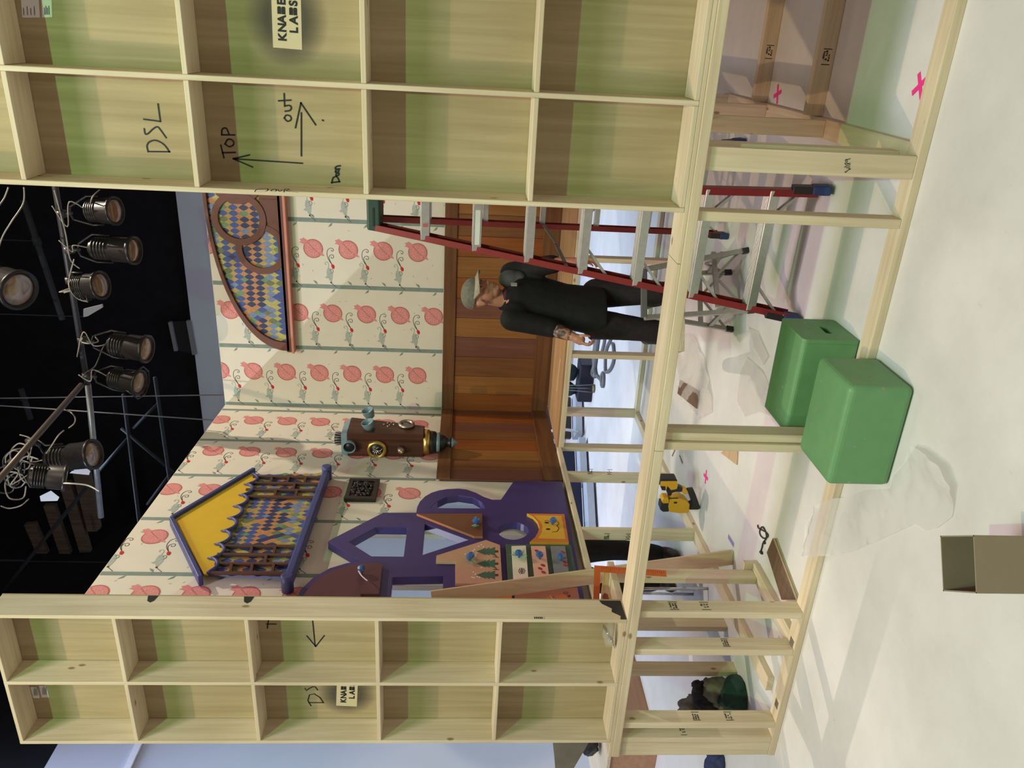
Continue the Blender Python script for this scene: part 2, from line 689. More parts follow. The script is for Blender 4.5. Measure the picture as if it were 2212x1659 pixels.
# ---------------------------------------------------------------- back wall of the set
oak = [wood('stained_plank_%d' % i, 2, c0, c1, False, 0.55, 0.7) for i, (c0, c1) in enumerate([
    ((0.150, 0.060, 0.022), (0.210, 0.090, 0.034)), ((0.215, 0.092, 0.026), (0.28, 0.130, 0.042)), ((0.22, 0.125, 0.020), (0.28, 0.165, 0.032)),
    ((0.135, 0.052, 0.036), (0.180, 0.075, 0.050)), ((0.205, 0.060, 0.015), (0.28, 0.092, 0.022))])]
oak_x = wood('stained_rail_x', 0, (0.1054, 0.0434, 0.0174), (0.1798, 0.0806, 0.0341), False, 0.55, 0.6)
oak_y = wood('stained_rail_y', 1, (0.1054, 0.0434, 0.0174), (0.1798, 0.0806, 0.0341), False, 0.55, 0.6)
groove = plain('dark_groove', (0.035, 0.014, 0.008), 0.8)
ZD = 0.905       # platform deck level
ZT = 4.04        # top of the papered walls
XB = 4.6         # right end of the back wall


def papered_wall(name, label, O, e1, n, length, stripes, period, holes, par, skip, sa, rail):
    t = thing(name, tuple(O + Vector((0, 0, ZD))), label, 'set wall')
    b = MB()
    outer = [O + e1 * a + Vector((0, 0, z)) for a, z in ((0, ZD), (length, ZD), (length, ZT), (0, ZT))]
    b.plate([outer] + holes, n, 0.012, 0)
    P = Paper(b, O, e1, n, ZT - .004, sa)
    paper(P, stripes, period, 1.95, ZT - .004, 0.0, length, skip, par)
    b.build('wallpaper_panel', WP, t)
    # lumber behind
    fr = MB()
    bk = -n * 0.012
    for a in [q for q in (0.02, length * .25, length * .5, length * .75, length - .02) if not any(min((h - O).dot(e1) for h in hl) - .03 < q < max((h - O).dot(e1) for h in hl) + .03 for hl in holes)]:
        fr.beam(O + e1 * a + bk - n * .045 + Vector((0, 0, ZD)), O + e1 * a + bk - n * .045 + Vector((0, 0, ZT)), n, .09, .02)
    for z in (ZD + .011, ZT - .011):
        fr.beam(O + bk - n * .045 + Vector((0, 0, z)), O + e1 * length + bk - n * .045 + Vector((0, 0, z)), n, .09, .02)
    fr.build('back_frame', pine(2), t)
    return t


backO = Vector((-0.03, 4.04, 0))
ex, nb = Vector((1, 0, 0)), Vector((0, -1, 0))
tb = papered_wall('papered_set_wall', 'cream wallpapered back wall with pomegranates and birds over stained plank wainscot',
                  backO, ex, nb, XB, [.013 + .6085 * i for i in range(8)], .6085, [], 1, None, 1.0, oak_x)


def wainscot(t, O, e1, n, a0, a1, rails, railm, seed, w=0.198):
    r = random.Random(seed)
    b = MB()
    a, i = a0, 0
    last = -1
    while a < a1 - 1e-3:
        e = min(a + w * r.uniform(.94, 1.06), a1)
        k = r.randrange(5)
        if k == last:
            k = (k + 1 + r.randrange(3)) % 5
        last = k
        lo = [O + e1 * q + n * c + Vector((0, 0, ZD + .02)) for q, c in ((a + .002, .002), (e - .002, .002), (e - .002, .014), (a + .002, .014))]
        b.hexa(lo, [p + Vector((0, 0, 1.92 - ZD - .02)) for p in lo], k)
        a = e
    lo = [O + e1 * q + n * c + Vector((0, 0, ZD + .02)) for q, c in ((a0, .0005), (a1, .0005), (a1, .006), (a0, .006))]
    b.hexa(lo, [p + Vector((0, 0, 1.92 - ZD - .02)) for p in lo], 5)
    b.build('wainscot_planks', oak + [groove], t)
    for nm, z0, z1, c in rails:
        m = MB()
        lo = [O + e1 * q + n * s + Vector((0, 0, z0)) for q, s in ((a0, .013), (a1, .013), (a1, c), (a0, c))]
        m.hexa(lo, [p + Vector((0, 0, z1 - z0)) for p in lo])
        m.build(nm, railm, t, 0.004)


wainscot(tb, backO, ex, nb, 0.0, XB, [('chair_rail', 1.832, 1.945, .030), ('skirting_board', 0.907, 1.06, .032)], oak_x, 3)

# ---------------------------------------------------------------- left wall of the set
LLEN = 3.86
leftO = WC + WE * (-LLEN)          # near end of the wall, floor level


def la(y, x, off=0.0):              # photograph point -> (a, z) on the left wall
    p = U(x, y, 'L', off)
    return ((p - leftO).dot(WE), p.z)


HOUSE = [(754, 1171), (812.6, 1138.7), (879.7, 1139.7), (872, 1202), (802.6, 1201.4)]
TRI = [(918, 1131), (1012, 1166), (912, 1198.6)]
ARCHO = [(1048, 1098), (1041, 1085), (1022, 1074.5), (990, 1070), (966, 1073), (945, 1083), (929.5, 1097)]
CIRC = [(1108.5 + 33 * math.cos(q * PI / 12), 1146.7 + 18.6 * math.sin(q * PI / 12)) for q in range(24)]
RECT = [(848, 1247), (958, 1245), (953, 1330), (840, 1332)]


def grow(poly, k, off):
    c = sum((U(x, y, 'L', off) for x, y in poly), Vector()) / len(poly)
    return [c + (U(x, y, 'L', off) - c) * k for x, y in poly]


def lproj(ps):                      # drop points onto the wall face
    return [p - WN * (p - WC).dot(WN) for p in ps]


holes = [lproj(grow(q, 1.22, .06)) for q in (HOUSE, TRI, ARCHO, CIRC, RECT)]


def lskip(a):                       # paper starts above the purple unit
    return 2.0


sL = [(Vector((0, y, 0)) - leftO).y / WE.y for y in (-.10, .56, 1.22, 1.90, 2.58, 3.24, 3.92)]
tl = papered_wall('papered_set_wall', 'cream wallpapered side wall carrying the peaked window and the purple unit',
                  leftO, WE, WN, LLEN, [], .67, holes, 0, None, 1.08, oak_y)
lb = MB()
PL = Paper(lb, leftO, WE, WN, ZT - .004, 1.08)
for i, a in enumerate(sL):
    if 0.05 < a < LLEN:
        PL.stripe(a, 1.95, ZT - .004)
    per = .675
    ap, ab = a + per * .655, a + per * .24
    z = (3.066, 2.937)[(i + 1) % 2] - 4 * .3065
    while z < ZT + .05:
        if 0.1 < ap < LLEN - .06 and z > 1.9:
            hit = any(min(h.z for h in hl) - .08 < z < max(h.z for h in hl) + .08 and min((h - leftO).dot(WE) for h in hl) - .1 < ap < max((h - leftO).dot(WE) for h in hl) + .1 for hl in holes)
            if not hit:
                PL.pomegranate(ap, z)
        zb = z + .175
        if .1 < ab < LLEN - .1 and 2.05 < zb < ZT + .02:
            hit = any(min(h.z for h in hl) - .14 < zb < max(h.z for h in hl) + .14 and min((h - leftO).dot(WE) for h in hl) - .14 < ab < max((h - leftO).dot(WE) for h in hl) + .14 for hl in holes)
            if not hit:
                PL.bird(ab, zb)
        for _ in range(3):
            fa, fz = a + random.uniform(.08, per - .08), z + random.uniform(-.15, .15)
            if 2.8 < fz < ZT - .03 and .1 < fa < LLEN:
                PL.fleck(fa, fz)
        z += .3065
lb.build('wallpaper_print', WP, tl)
wainscot(tl, leftO, WE, WN, (U(1000, 1040, 'L') - leftO).dot(WE), LLEN - .03, [('chair_rail', 1.832, 1.945, .030), ('skirting_board', 0.907, 1.06, .032)], oak_y, 8)
# the wall's lower part nearer the camera is bare boards behind the purple unit

# ================================================================== framed flats at the front
ply = wood('lauan_plywood', 2, (0.36, 0.295, 0.165), (0.47, 0.39, 0.235), False, 0.7, 0.8)
ink = plain('marker_ink', (0.012, 0.012, 0.014), 0.6)
label_paper = plain('label_paper', (0.72, 0.73, 0.74), 0.6)
tape_black = plain('black_tape', (0.02, 0.02, 0.022), 0.5)
FD = 0.15            # depth of the flats
FZ0 = 0.922


def flat_frame(name, label, xs, zt, tog, depth, toggles_front=True):
    t = thing(name, ((xs[0] + xs[-1]) / 2, depth / 2, FZ0), label, 'framed flat', 'framed flats at the front of the set')
    h = .0095
    for i, x in enumerate(xs):
        if i in (0, len(xs) - 1):
            x0, x1 = (x - h, x + h)
        else:
            x0, x1 = x - h, x + h
        MB().box(x0, x1, 0, depth, FZ0, zt).build('stile', pine(2), t, 0.002, 1)
    for i in range(len(xs) - 1):
        a, b_ = xs[i] + h + .0005, xs[i + 1] - h - .0005
        for z in tog:
            MB().box(a, b_, 0.001, depth - .001, z - h, z + h).build('toggle', pine(0), t, 0.002, 1)
        MB().box(a, b_, 0.001, depth - .001, FZ0, FZ0 + .019).build('bottom_plate', pine(0), t, 0.002, 1)
        MB().box(a, b_, 0.001, depth - .001, zt - .019, zt).build('top_plate', pine(0), t, 0.002, 1)
    MB().box(xs[0] - h, xs[-1] + h, depth + .0005, depth + .006, FZ0, zt).build('plywood_skin', ply, t)
    return t


flatL = flat_frame('framed_flat', 'narrower framed plywood flat on the left, two bays wide, beside the purple unit',
                   [0.004, 0.401, 0.812], 3.955, [3.376, 2.761, 2.143, 1.5435], FD)
flatR = flat_frame('framed_flat', 'wide framed plywood flat on the right, with the writing DSL and TOP on it',
                   [2.833, 3.227, 3.627, 4.04], 3.985, [3.395, 2.772, 2.147, 1.524], FD)


def strokes(name, parent, paths, pl, val, nrm, w, k=2.765, ox=0, oy=0, mat=None, curve=True):
    b = MB()
    for p in paths:
        pts = [U(ox + x / k, oy + y / k, pl, val) for x, y in p]
        b.ribbon(smooth_curve(pts, 5) if curve and len(pts) > 2 else pts, nrm, w)
    return b.build(name, mat or ink, parent)


IN = FD + .0005
F = Vector((0, -1, 0))
for w_ in (
        [[(885, 905), (1012, 906)], [(885, 905), (878, 872), (892, 848), (930, 838), (978, 862), (1012, 906)],
         [(862, 770), (868, 800), (886, 796), (912, 772), (938, 757), (956, 772), (992, 822)], [(860, 712), (958, 725)], [(958, 725), (944, 622)]],
        [[(1330, 912), (1406, 910)], [(1320, 868), (1338, 942)], [(1345, 860), (1362, 832), (1390, 838), (1396, 862), (1372, 876), (1345, 860)],
         [(1325, 805), (1402, 806)], [(1325, 805), (1328, 772), (1352, 766), (1368, 800)]],
        [[(1805, 975), (1395, 948)], [(1490, 925), (1395, 948)], [(1395, 948), (1508, 997)]],
        [[(1800, 930), (1800, 675)], [(1765, 762), (1797, 615)], [(1797, 615), (1885, 745)], [(1927, 718), (1930, 720)]],
        [[(1698, 705), (1710, 688), (1734, 694), (1738, 715), (1716, 724), (1698, 705)], [(1704, 664), (1730, 660), (1740, 644), (1730, 630), (1704, 632)],
         [(1665, 602), (1736, 598)], [(1697, 560), (1700, 634)]],
        [[(1980, 1090), (2028, 1085)], [(1982, 1092), (1990, 1062), (2012, 1056), (2028, 1085)], [(2008, 1050), (2022, 1046), (2024, 1034), (2008, 1038), (2008, 1050)],
         [(2004, 1028), (2022, 1024), (2022, 1014), (2006, 1016), (2004, 1028)], [(2028, 1008), (2002, 1008), (2010, 994), (2032, 990)]]):
    strokes('marker_writing', flatR, w_, 'Y', IN, F, 0.0058, curve=True)
strokes('marker_writing', flatR, [
    [(1522, 1146), (1540, 1131), (1598, 1128), (1588, 1146), (1522, 1148)], [(1618, 1143), (1632, 1131), (1650, 1133), (1646, 1145), (1618, 1143)],
    [(1660, 1134), (1672, 1146), (1684, 1136)], [(1696, 1150), (1704, 1130), (1728, 1131), (1712, 1142), (1780, 1151)]],
        'X', 2.8429, Vector((1, 0, 0)), 0.004)
# second flat: its own writing, most of it behind the middle stile
for w_ in ([[(705, 375), (727, 598)], [(655, 508), (732, 600)], [(732, 600), (806, 506)]], [[(312, 440), (322, 370)], [(306, 405), (388, 405)]],
           [[(664, 1068), (690, 1114)], [(664, 1070), (678, 1020), (720, 1012), (770, 1045), (798, 1088)], [(672, 1088), (798, 1088)],
            [(640, 965), (652, 985), (670, 968), (706, 950), (730, 952), (748, 978)]]):
    strokes('marker_writing', flatL, w_, 'Y', IN, F, 0.0062, 4.0218, 500, 1247, curve=False)


def text_mesh(name, body, size, mat, parent, loc, rot, ext=0.0008, bold=0.0, align='LEFT', sx=1.0):
    c = bpy.data.curves.new(name, 'FONT')
    c.body = body
    c.size = size
    c.extrude = ext
    c.offset = bold
    c.align_x = align
    tmp = bpy.data.objects.new(name, c)
    COL.objects.link(tmp)
    bpy.context.view_layer.update()
    me = bpy.data.meshes.new_from_object(tmp.evaluated_get(bpy.context.evaluated_depsgraph_get()))
    bpy.data.objects.remove(tmp, do_unlink=True)
    bpy.data.curves.remove(c)
    M = Matrix.Translation(loc) @ rot.to_4x4() @ Matrix.Diagonal((sx, 1, 1, 1))
    me.transform(M)
    me.materials.clear()
    me.materials.append(mat)
    o = bpy.data.objects.new(name, me)
    COL.objects.link(o)
    if parent is not None:
        join(o, parent)
    return o


RXZ = Matrix(((1, 0, 0), (0, 0, -1), (0, 1, 0)))      # text standing up, read from the front


def overspray_material():
    m, n, l, b = _new('stencil_overspray')
    tc = n.new('ShaderNodeTexCoord')
    gr = n.new('ShaderNodeTexGradient')
    gr.gradient_type = 'SPHERICAL'
    mp = n.new('ShaderNodeMapping')
    mp.inputs['Location'].default_value = (-1, -1, 0)
    mp.inputs['Scale'].default_value = (2, 2, 1)
    l.new(tc.outputs['UV'], mp.inputs[0])
    l.new(mp.outputs[0], gr.inputs[0])
    mu = n.new('ShaderNodeMath')
    mu.operation = 'MULTIPLY'
    mu.inputs[1].default_value = 1.15
    l.new(gr.outputs['Fac'], mu.inputs[0])
    cl = n.new('ShaderNodeClamp')
    cl.inputs['Max'].default_value = 0.62
    l.new(mu.outputs[0], cl.inputs[0])
    l.new(cl.outputs[0], b.inputs['Alpha'])
    b.inputs['Base Color'].default_value = (0.05, 0.05, 0.05, 1)
    b.inputs['Roughness'].default_value = 0.8
    return m


oversp = overspray_material()


def stencil(parent, x0, z0, w, h, tilt=0.0):
    """two-line stencil sprayed in black through a card, grey overspray round it"""
    b = MB()
    cx, cz = x0 + w / 2, z0 + h / 2
    W, H = w * 1.7, h * 2.9
    b._add([(cx - W / 2, IN - .0004, cz - H / 2), (cx + W / 2, IN - .0004, cz - H / 2), (cx + W / 2, IN - .0004, cz + H / 2), (cx - W / 2, IN - .0004, cz + H / 2)], [(0, 1, 2, 3)])
    o = b.build('overspray', oversp, parent)
    uv = o.data.uv_layers.new(name='UVMap')
    for i, q in enumerate(((0, 0), (1, 0), (1, 1), (0, 1))):
        uv.data[i].uv = q
    R = Matrix.Rotation(tilt, 3, 'Y')
    c = Vector((cx, 0, cz))

    def T(x, z, lift):
        return c + R @ Vector((x, 0, z)) + Vector((0, IN - lift, 0))
    card = MB()
    card._add([T(-w / 2, -h / 2, .0008), T(w / 2, -h / 2, .0008), T(w / 2, h / 2, .0008), T(-w / 2, h / 2, .0008)], [(0, 1, 2, 3)])
    card.build('bare_patch', plain('bare_plywood_patch', (0.60, 0.52, 0.34), 0.7), parent)
    rot = R @ RXZ
    adv, cap = .0300, .0285
    for row, dz, off in (('KNABE', h * .04, 0), ('LABS', -h * .36, 1)):
        for i_, ch in enumerate(row):
            x_ = -w / 2 + .024 + (i_ + off) * adv
            if ch == 'B':                                  # the B is two solid stacked blocks
                k = MB()
                for q in (0, 1):
                    za = dz + q * cap * .52
                    k._add([T(x_, za, .0016), T(x_ + adv * .72, za, .0016), T(x_ + adv * .84, za + cap * .10, .0016), T(x_ + adv * .84, za + cap * .36, .0016), T(x_ + adv * .72, za + cap * .47, .0016), T(x_, za + cap * .47, .0016)], [(0, 1, 2, 3, 4, 5)])
                k.build('stencil_block', ink, parent)
            else:
                text_mesh('stencil_letter', ch, cap * 1.40, ink, parent, T(x_, dz, .0016), rot, .0003, .0016)


pr = U(620, 105, 'Y', IN)
stencil(flatR, pr.x, U(652, 60, 'Y', IN).z, 0.20, U(589, 60, 'Y', IN).z - U(652, 60, 'Y', IN).z, 0.03)
pL_ = U(750, 1525, 'Y', IN)
stencil(flatL, pL_.x, U(772, 1500, 'Y', IN).z, 0.17, U(727, 1500, 'Y', IN).z - U(772, 1500, 'Y', IN).z, 0.06)
for par, q in ((flatR, [(43, -30), (82, -30), (86, 38), (48, 38)]), (flatR, [(88, -30), (110, -30), (113, 37), (91, 38)]),
               (flatL, [(65, 1484), (80, 1484), (86, 1508), (72, 1508)]), (flatL, [(84, 1481), (100, 1481), (106, 1506), (90, 1507)])):
    b = MB()
    b.flat([U(x, y, 'Y', IN - .001) for x, y in q])
    lab = b.build('paper_label', label_paper, par)
    k = MB()
    x0, x1 = min(p[0] for p in q), max(p[0] for p in q)
    for j in range(4):
        yy = q[1][1] + (q[2][1] - q[1][1]) * .2
        k.ribbon([U(x0 + 9 + j * (x1 - x0 - 12) / 4, q[2][1] - 6, 'Y', IN - .001), U(x0 + 8 + j * (x1 - x0 - 12) / 4, q[2][1] - 6 - 14 - 4 * (j % 2), 'Y', IN - .001)], F, .002)
    k.build('label_print', ink, lab)
# black tape and a small printed sticker on the tall outer edge that faces the opening
sx = .8225
tp = MB()
tp.plate([[Vector((sx, y, z)) for y, z in ((.005, .925), (.145, .93), (.145, 1.04), (.12, 1.03), (.085, .985), (.06, .99), (.03, .95), (.005, .955))]], (1, 0, 0), .0012)
tp.build('tape_patch', tape_black, flatL)
for zc in (3.245, 2.785):
    tp = MB()
    tp.plate([[Vector((sx, y, zc + z)) for y, z in ((.149, -.028), (.149, .022), (.11, .012), (.098, -.006), (.112, -.02))]], (1, 0, 0), .0012)
    tp.build('tape_patch', tape_black, flatL)
q0, q1 = U(1150, 1338, 'X', sx), U(1174, 1332, 'X', sx)
b = MB()
b.plate([[Vector((sx + .001, y, z)) for y, z in ((q0.y, q1.z), (q1.y, q1.z), (q1.y, q0.z), (q0.y, q0.z))]], (1, 0, 0), .0008)
st = b.build('sticker', plain('sticker_cream', (.62, .58, .48), .6), flatL)
k = MB()
zz0, zz1 = q1.z + .006, q0.z - .006
for j in range(5):
    k.box(sx + .0012, sx + .0016, (q0.y + q1.y) / 2 - .007, (q0.y + q1.y) / 2 + .007, zz0 + j * (zz1 - zz0) / 5, zz0 + (j + .6) * (zz1 - zz0) / 5)
k.build('sticker_print', ink, st)

# ================================================================== platform lumber
stamp_ink = plain('grade_stamp_ink', (0.03, 0.03, 0.035), 0.7)


def stamp(parent, face, o, up=0.10, w=0.055):
    """grade stamp: two bars and a smudged block on a face ('x': towards +x, 'y': towards the camera)"""
    b = MB()
    r = random.Random(int(o.z * 1000))
    N = Vector((1, 0, 0)) if face == 'x' else Vector((0, -1, 0))
    e = Vector((0, 1, 0)) if face == 'x' else Vector((1, 0, 0))

    def q(a0, a1, z0, z1):
        b._add([o + e * a + Vector((0, 0, z)) + N * .0008 for a, z in ((a0, z0), (a1, z0), (a1, z1), (a0, z1))], [(0, 1, 2, 3)])
    q(0, .004, 0, up * .42)
    q(w, w + .004, 0, up * .42)
    for i in range(3):
        zz = up * (.06 + .13 * i)
        a = .008
        while a < w - .010:
            l = r.uniform(.003, .010)
            if r.random() < .8:
                q(a, min(a + l, w - .004), zz, zz + up * r.uniform(.06, .10))
            a += l + .002
    return b.build('grade_stamp', stamp_ink, parent)


def stud(parent, x0, x1, y0, y1, z0, z1, nm='stud'):
    return MB().box(x0, x1, y0, y1, z0, z1).build(nm, pine(2), parent, .003, 2)


ZR = .864
front = thing('platform_frame', (2.0, .05, 0), 'long pine frame with studs along the front, carrying both framed flats', 'platform frame', 'pine platform frames under the set')
MB().box(-.105, 1.768, -.005, .150, ZR, .9045).build('top_rail', pine(0), front, .003)
MB().box(1.770, 4.25, -.005, .150, ZR, .9045).build('top_rail', pine(0), front, .003)
plyedge = wood('plywood_edge', 0, (.36, .27, .16), (.66, .54, .36), False, .7, 1.2)
MB().box(-.110, 2.618, .001, .152, .905, .9215).build('plywood_strip', [pine(0)], front, .0015)
MB().box(2.620, 4.25, .001, .152, .905, .9215).build('plywood_strip', [pine(0)], front, .0015)
MB().box(-.115, 1.79, .012, .101, 0, .038).build('bottom_plate', pine(0), front, .003)
MB().box(1.792, 4.25, .012, .101, 0, .038).build('bottom_plate', pine(0), front, .003)
s_ = []
for x0, x1, y0, y1 in ((-.112, -.023, .013, .051), (-.021, .017, .013, .100), (.086, .124, .013, .102), (.588, .626, .013, .102),
                       (.548, .586, .060, .149), (.826, .864, .013, .102), (1.768, 1.806, .013, .102), (1.808, 1.846, .030, .119),
                       (2.792, 2.830, .013, .102), (2.986, 3.075, .013, .051), (3.9, 3.938, .013, .102)):
    s_.append(stud(front, x0, x1, y0, y1, .038, ZR))
stamp(s_[5], 'x', Vector((.864, .03, .66)), .11)
stamp(s_[5], 'x', Vector((.864, .03, .50)), .11)
stamp(s_[3], 'x', Vector((.626, .035, .36)), .09)
stamp(s_[2], 'x', Vector((.124, .03, .44)), .10)
stamp(s_[2], 'x', Vector((.124, .03, .26)), .10)
stamp(s_[1], 'x', Vector((.017, .03, .50)), .08)
b = MB()
for pp in ([(1826, 372), (1836, 364)], [(1825, 371), (1827, 372)], [(1834, 365), (1836, 366)], [(1824, 361), (1829, 358), (1835, 359), (1834, 363), (1828, 362)],
           [(1825, 353), (1829, 351), (1831, 354), (1827, 356), (1825, 353)], [(1831, 354), (1836, 352), (1836, 356), (1831, 354)], [(1826, 346), (1830, 345), (1830, 349), (1826, 349), (1826, 345), (1836, 343)]):
    b.ribbon([U(x, y, 'Y', .0125) for x, y in pp], Vector((0, -1, 0)), .0028)
b.build('pencilled_number', stamp_ink, s_[9])
bp = [o for o in bpy.data.objects if o.parent == front and o.name.startswith('bottom_plate')][0]
b = MB()
for i in range(4):
    b.box(.62 + .012 * i, .628 + .012 * i, .03, .075, .0382, .0386)
    b.box(.20 + .012 * i, .208 + .012 * i, .03, .07, .0382, .0386)
b.build('grade_stamp', stamp_ink, bp)

# side frame under the right flat
right = thing('platform_frame', (3.08, .95, 0), 'pine side frame running back from behind the wide right flat', 'platform frame', 'pine platform frames under the set')
MB().box(3.03, 3.119, .104, 2.6, 0, .038).build('bottom_plate', pine(1), right, .003)
MB().box(3.03, 3.119, .155, 2.6, .864, .902).build('top_rail', pine(1), right, .003)
for y0 in (.90, 1.74, 2.5):
    stud(right, 3.035, 3.115, y0, y0 + .038, .038, .864)
stud(right, 3.035, 3.075, .152, .24, .038, .864)
for i, (y0, lab) in enumerate(((1.04, 'pine two-by-four on edge on the floor right of the ladder, the nearer one'), (1.85, 'pine two-by-four on edge on the floor right of the ladder, the farther one'))):
    o = MB().box(3.125, 5.2, y0, y0 + .038, 0, .089).build('lumber', pine(0), None, .003)
    tag(o, lab, 'lumber', 'lumber lying behind the right flat')
    stamp(o, 'y', Vector((3.36, y0, .018)), .10, .07)

# side frame under the left wall
left = thing('platform_frame', tuple(WC + WE * -2), 'pine side frame under the left wall and the purple unit', 'platform frame', 'pine platform frames under the set')


def along(a0, a1, c0, c1, z0, z1, nm, par):
    lo = [leftO + WE * a + WN * c + Vector((0, 0, z0)) for a, c in ((a0, c0), (a0, c1), (a1, c1), (a1, c0))]
    lo = lo[::-1]
    return MB().hexa(lo, [p + Vector((0, 0, z1 - z0)) for p in lo]).build(nm, pine(1), par, .003)


aY = lambda y: (y - leftO.y) / WE.y
along(aY(.19), aY(3.09), -.012, .078, .866, .904, 'top_rail', left)
along(aY(.20), aY(3.09), -.012, .077, 0, .038, 'bottom_plate', left)
for y in (1.72, 2.60):
    q = along(aY(y), aY(y + .038), -.011, .077, .038, .866, 'stud', left)
    q.data.materials[0] = pine(2)
    stamp(q, 'y', Vector((.095 + (1.72 - y) * -.03, y - .003, .50)), .10, .045)
    stamp(q, 'y', Vector((.095 + (1.72 - y) * -.03, y - .003, .66)), .10, .045)
stud(left, -.06, -.022, .93, 1.02, 0, .86)
stud(left, -.18, -.142, .66, .75, 0, .86)
MB().box(-.19, -.02, .72, .93, .82, .858).build('rail', pine(1), left, .003)

# low return frame behind the left flat
ret = thing('platform_frame', (.62, .36, 0), 'short pine return frame behind the left flat with one stud', 'platform frame', 'pine platform frames under the set')
stud(ret, .590, .628, .585, .674, .038, .86)
MB().box(.555, .665, .676, .714, 0, .088).build('block', pine(0), ret, .003)
MB().box(.585, .674, .104, .674, 0, .037).build('bottom_plate', pine(1), ret, .003)
MB().box(.585, .674, .156, .674, .862, .900).build('top_rail', pine(1), ret, .003)

# deck along the back wall
back = thing('platform_frame', (2.2, 3.6, 0), 'pine frame and narrow deck along the foot of the back wall', 'platform frame', 'pine platform frames under the set')
MB().box(.055, 4.55, 3.11, 4.05, .888, .9045).build('deck_board', wood('deck_fir', 0, (.34, .20, .10), (.48, .31, .17), False, .6, .7), back, .002)
MB().box(.055, 1.12, 3.095, 3.133, .843, .8875).build('top_rail', pine(0), back, .003)
MB().box(1.122, 4.55, 3.095, 3.133, .843, .8875).build('top_rail', pine(0), back, .003)
MB().box(.055, 4.55, 3.10, 3.189, 0, .038).build('bottom_plate', pine(0), back, .003)
MB().box(-.02, 4.55, 3.93, 4.019, 0, .038).build('bottom_plate', pine(0), back, .003)
MB().box(-.02, .055, 3.19, 3.93, 0, .038).build('bottom_plate', pine(1), back, .003)
for x0, x1, y0, y1 in ((.055, .093, 3.10, 3.189), (.945, .983, 3.10, 3.189), (1.772, 1.81, 3.10, 3.189), (2.7, 2.738, 3.10, 3.189), (3.6, 3.638, 3.1, 3.189)):
    stud(back, x0, x1, y0, y1, .038, .843)
for x0 in (-.02, 1.2, 2.4, 3.6):
    stud(back, x0, x0 + .089, 3.95, 3.988, .038, .886)

# diagonal board, wood scraps, tools on the frame
pt = U(932, 1293, 'L', .135)
o = MB().beam((.432, 1.06, .006), pt, (.92, .36, 0), .095, .020).build('lumber', wood('pale_board', 2, (.60, .45, .28), (.74, .58, .39), False), None, .002)
tag(o, 'pale pine board leaning across the purple unit down to the floor', 'lumber')

orange = plain('orange_square_paint', (.62, .12, .025), .45)
sq = MB()
sy = .560
P_ = lambda x, y: U(x, y, 'Y', sy)
sq.plate([[P_(1284, 1222), P_(1439, 1233), P_(1440, 1246), P_(1297, 1236), P_(1294, 1318), P_(1281, 1318)]], F, .004)
sqo = sq.build('framing_square', orange)
tag(sqo, 'orange metal framing square hanging on a stud beneath the diagonal board', 'framing square')
b = MB()
for i in range(30):
    a, c = P_(1300 + i * 4.6, 1224.2 + i * .33), P_(1300 + i * 4.6, 1224.2 + (4 if i % 4 else 7) + i * .33)
    b.ribbon([a, c], F, .0012)
b.build('scale_marks', ink, sqo)
pb = MB()
pb.plate([[P_(1306, 1241), P_(1316, 1243), P_(1331, 1322), P_(1296, 1322)]], F, .012)
sy2 = .565
pbo = pb.build('painted_board', wood('honey_board', 0, (.62, .42, .20), (.78, .56, .30), False))
for vtx in pbo.data.vertices:
    vtx.co.y += .018
tag(pbo, 'small honey coloured board with a painted leaf behind the orange square', 'board')
b = MB()
b.flat([U(x, y, 'Y', sy + .0165) for x, y in ((1301, 1288), (1306, 1281), (1313, 1284), (1316, 1296), (1309, 1302), (1303, 1298))])
b.build('painted_leaf', plain('leaf_red', (.30, .06, .05), .6), pbo)


def slab(name, px, h, mat, label, cat, z=0.0, group=None):
    pts = [U(x, y, 'Z', z + h) for x, y in px]
    o = MB().plate([pts], (0, 0, 1), h).build(name, mat, None, .0015, 1)
    return tag(o, label, cat, group)


walnut = wood('brown_board', 0, (.13, .075, .045), (.20, .125, .08), False, .5)
slab('plywood_scrap', [(1468, 821), (1508, 845), (1504, 883), (1463, 850)], .012, walnut, 'brown rectangular board lying flat on the plastic sheeting near the man', 'board', .004)
slab('plywood_scrap', [(1575, 963), (1592, 968), (1590, 1004), (1556, 978)], .012, wood('tan_board', 0, (.50, .36, .22), (.62, .46, .30), False), 'tan board offcut lying flat on the floor behind the double stud', 'board')
db = MB()
for h0, sh in ((.013, 5), (.027, 0)):
    db.plate([[U(x + sh, y, 'Z', h0) for x, y in ((1669, 1162), (1656, 1193), (1688, 1296), (1719, 1296))]], (0, 0, 1), .012, 0, 1)
o = db.build('board_offcut', [walnut, wood('board_edge', 1, (.5, .42, .26), (.66, .56, .38), False)], None, .001, 1)
tag(o, 'dark brown faced boards lying on the floor beside the front bottom plate', 'board')
# thin stick on the deck
o = MB().beam((.86, 3.30, .9095), (.52, 3.36, .9095), (0, 1, 0), .018, .008).build('wood_stick', wood('bright_stick', 0, (.62, .46, .28), (.74, .58, .38), False))
tag(o, 'thin wooden stick lying on the deck at the foot of the back wall', 'stick')

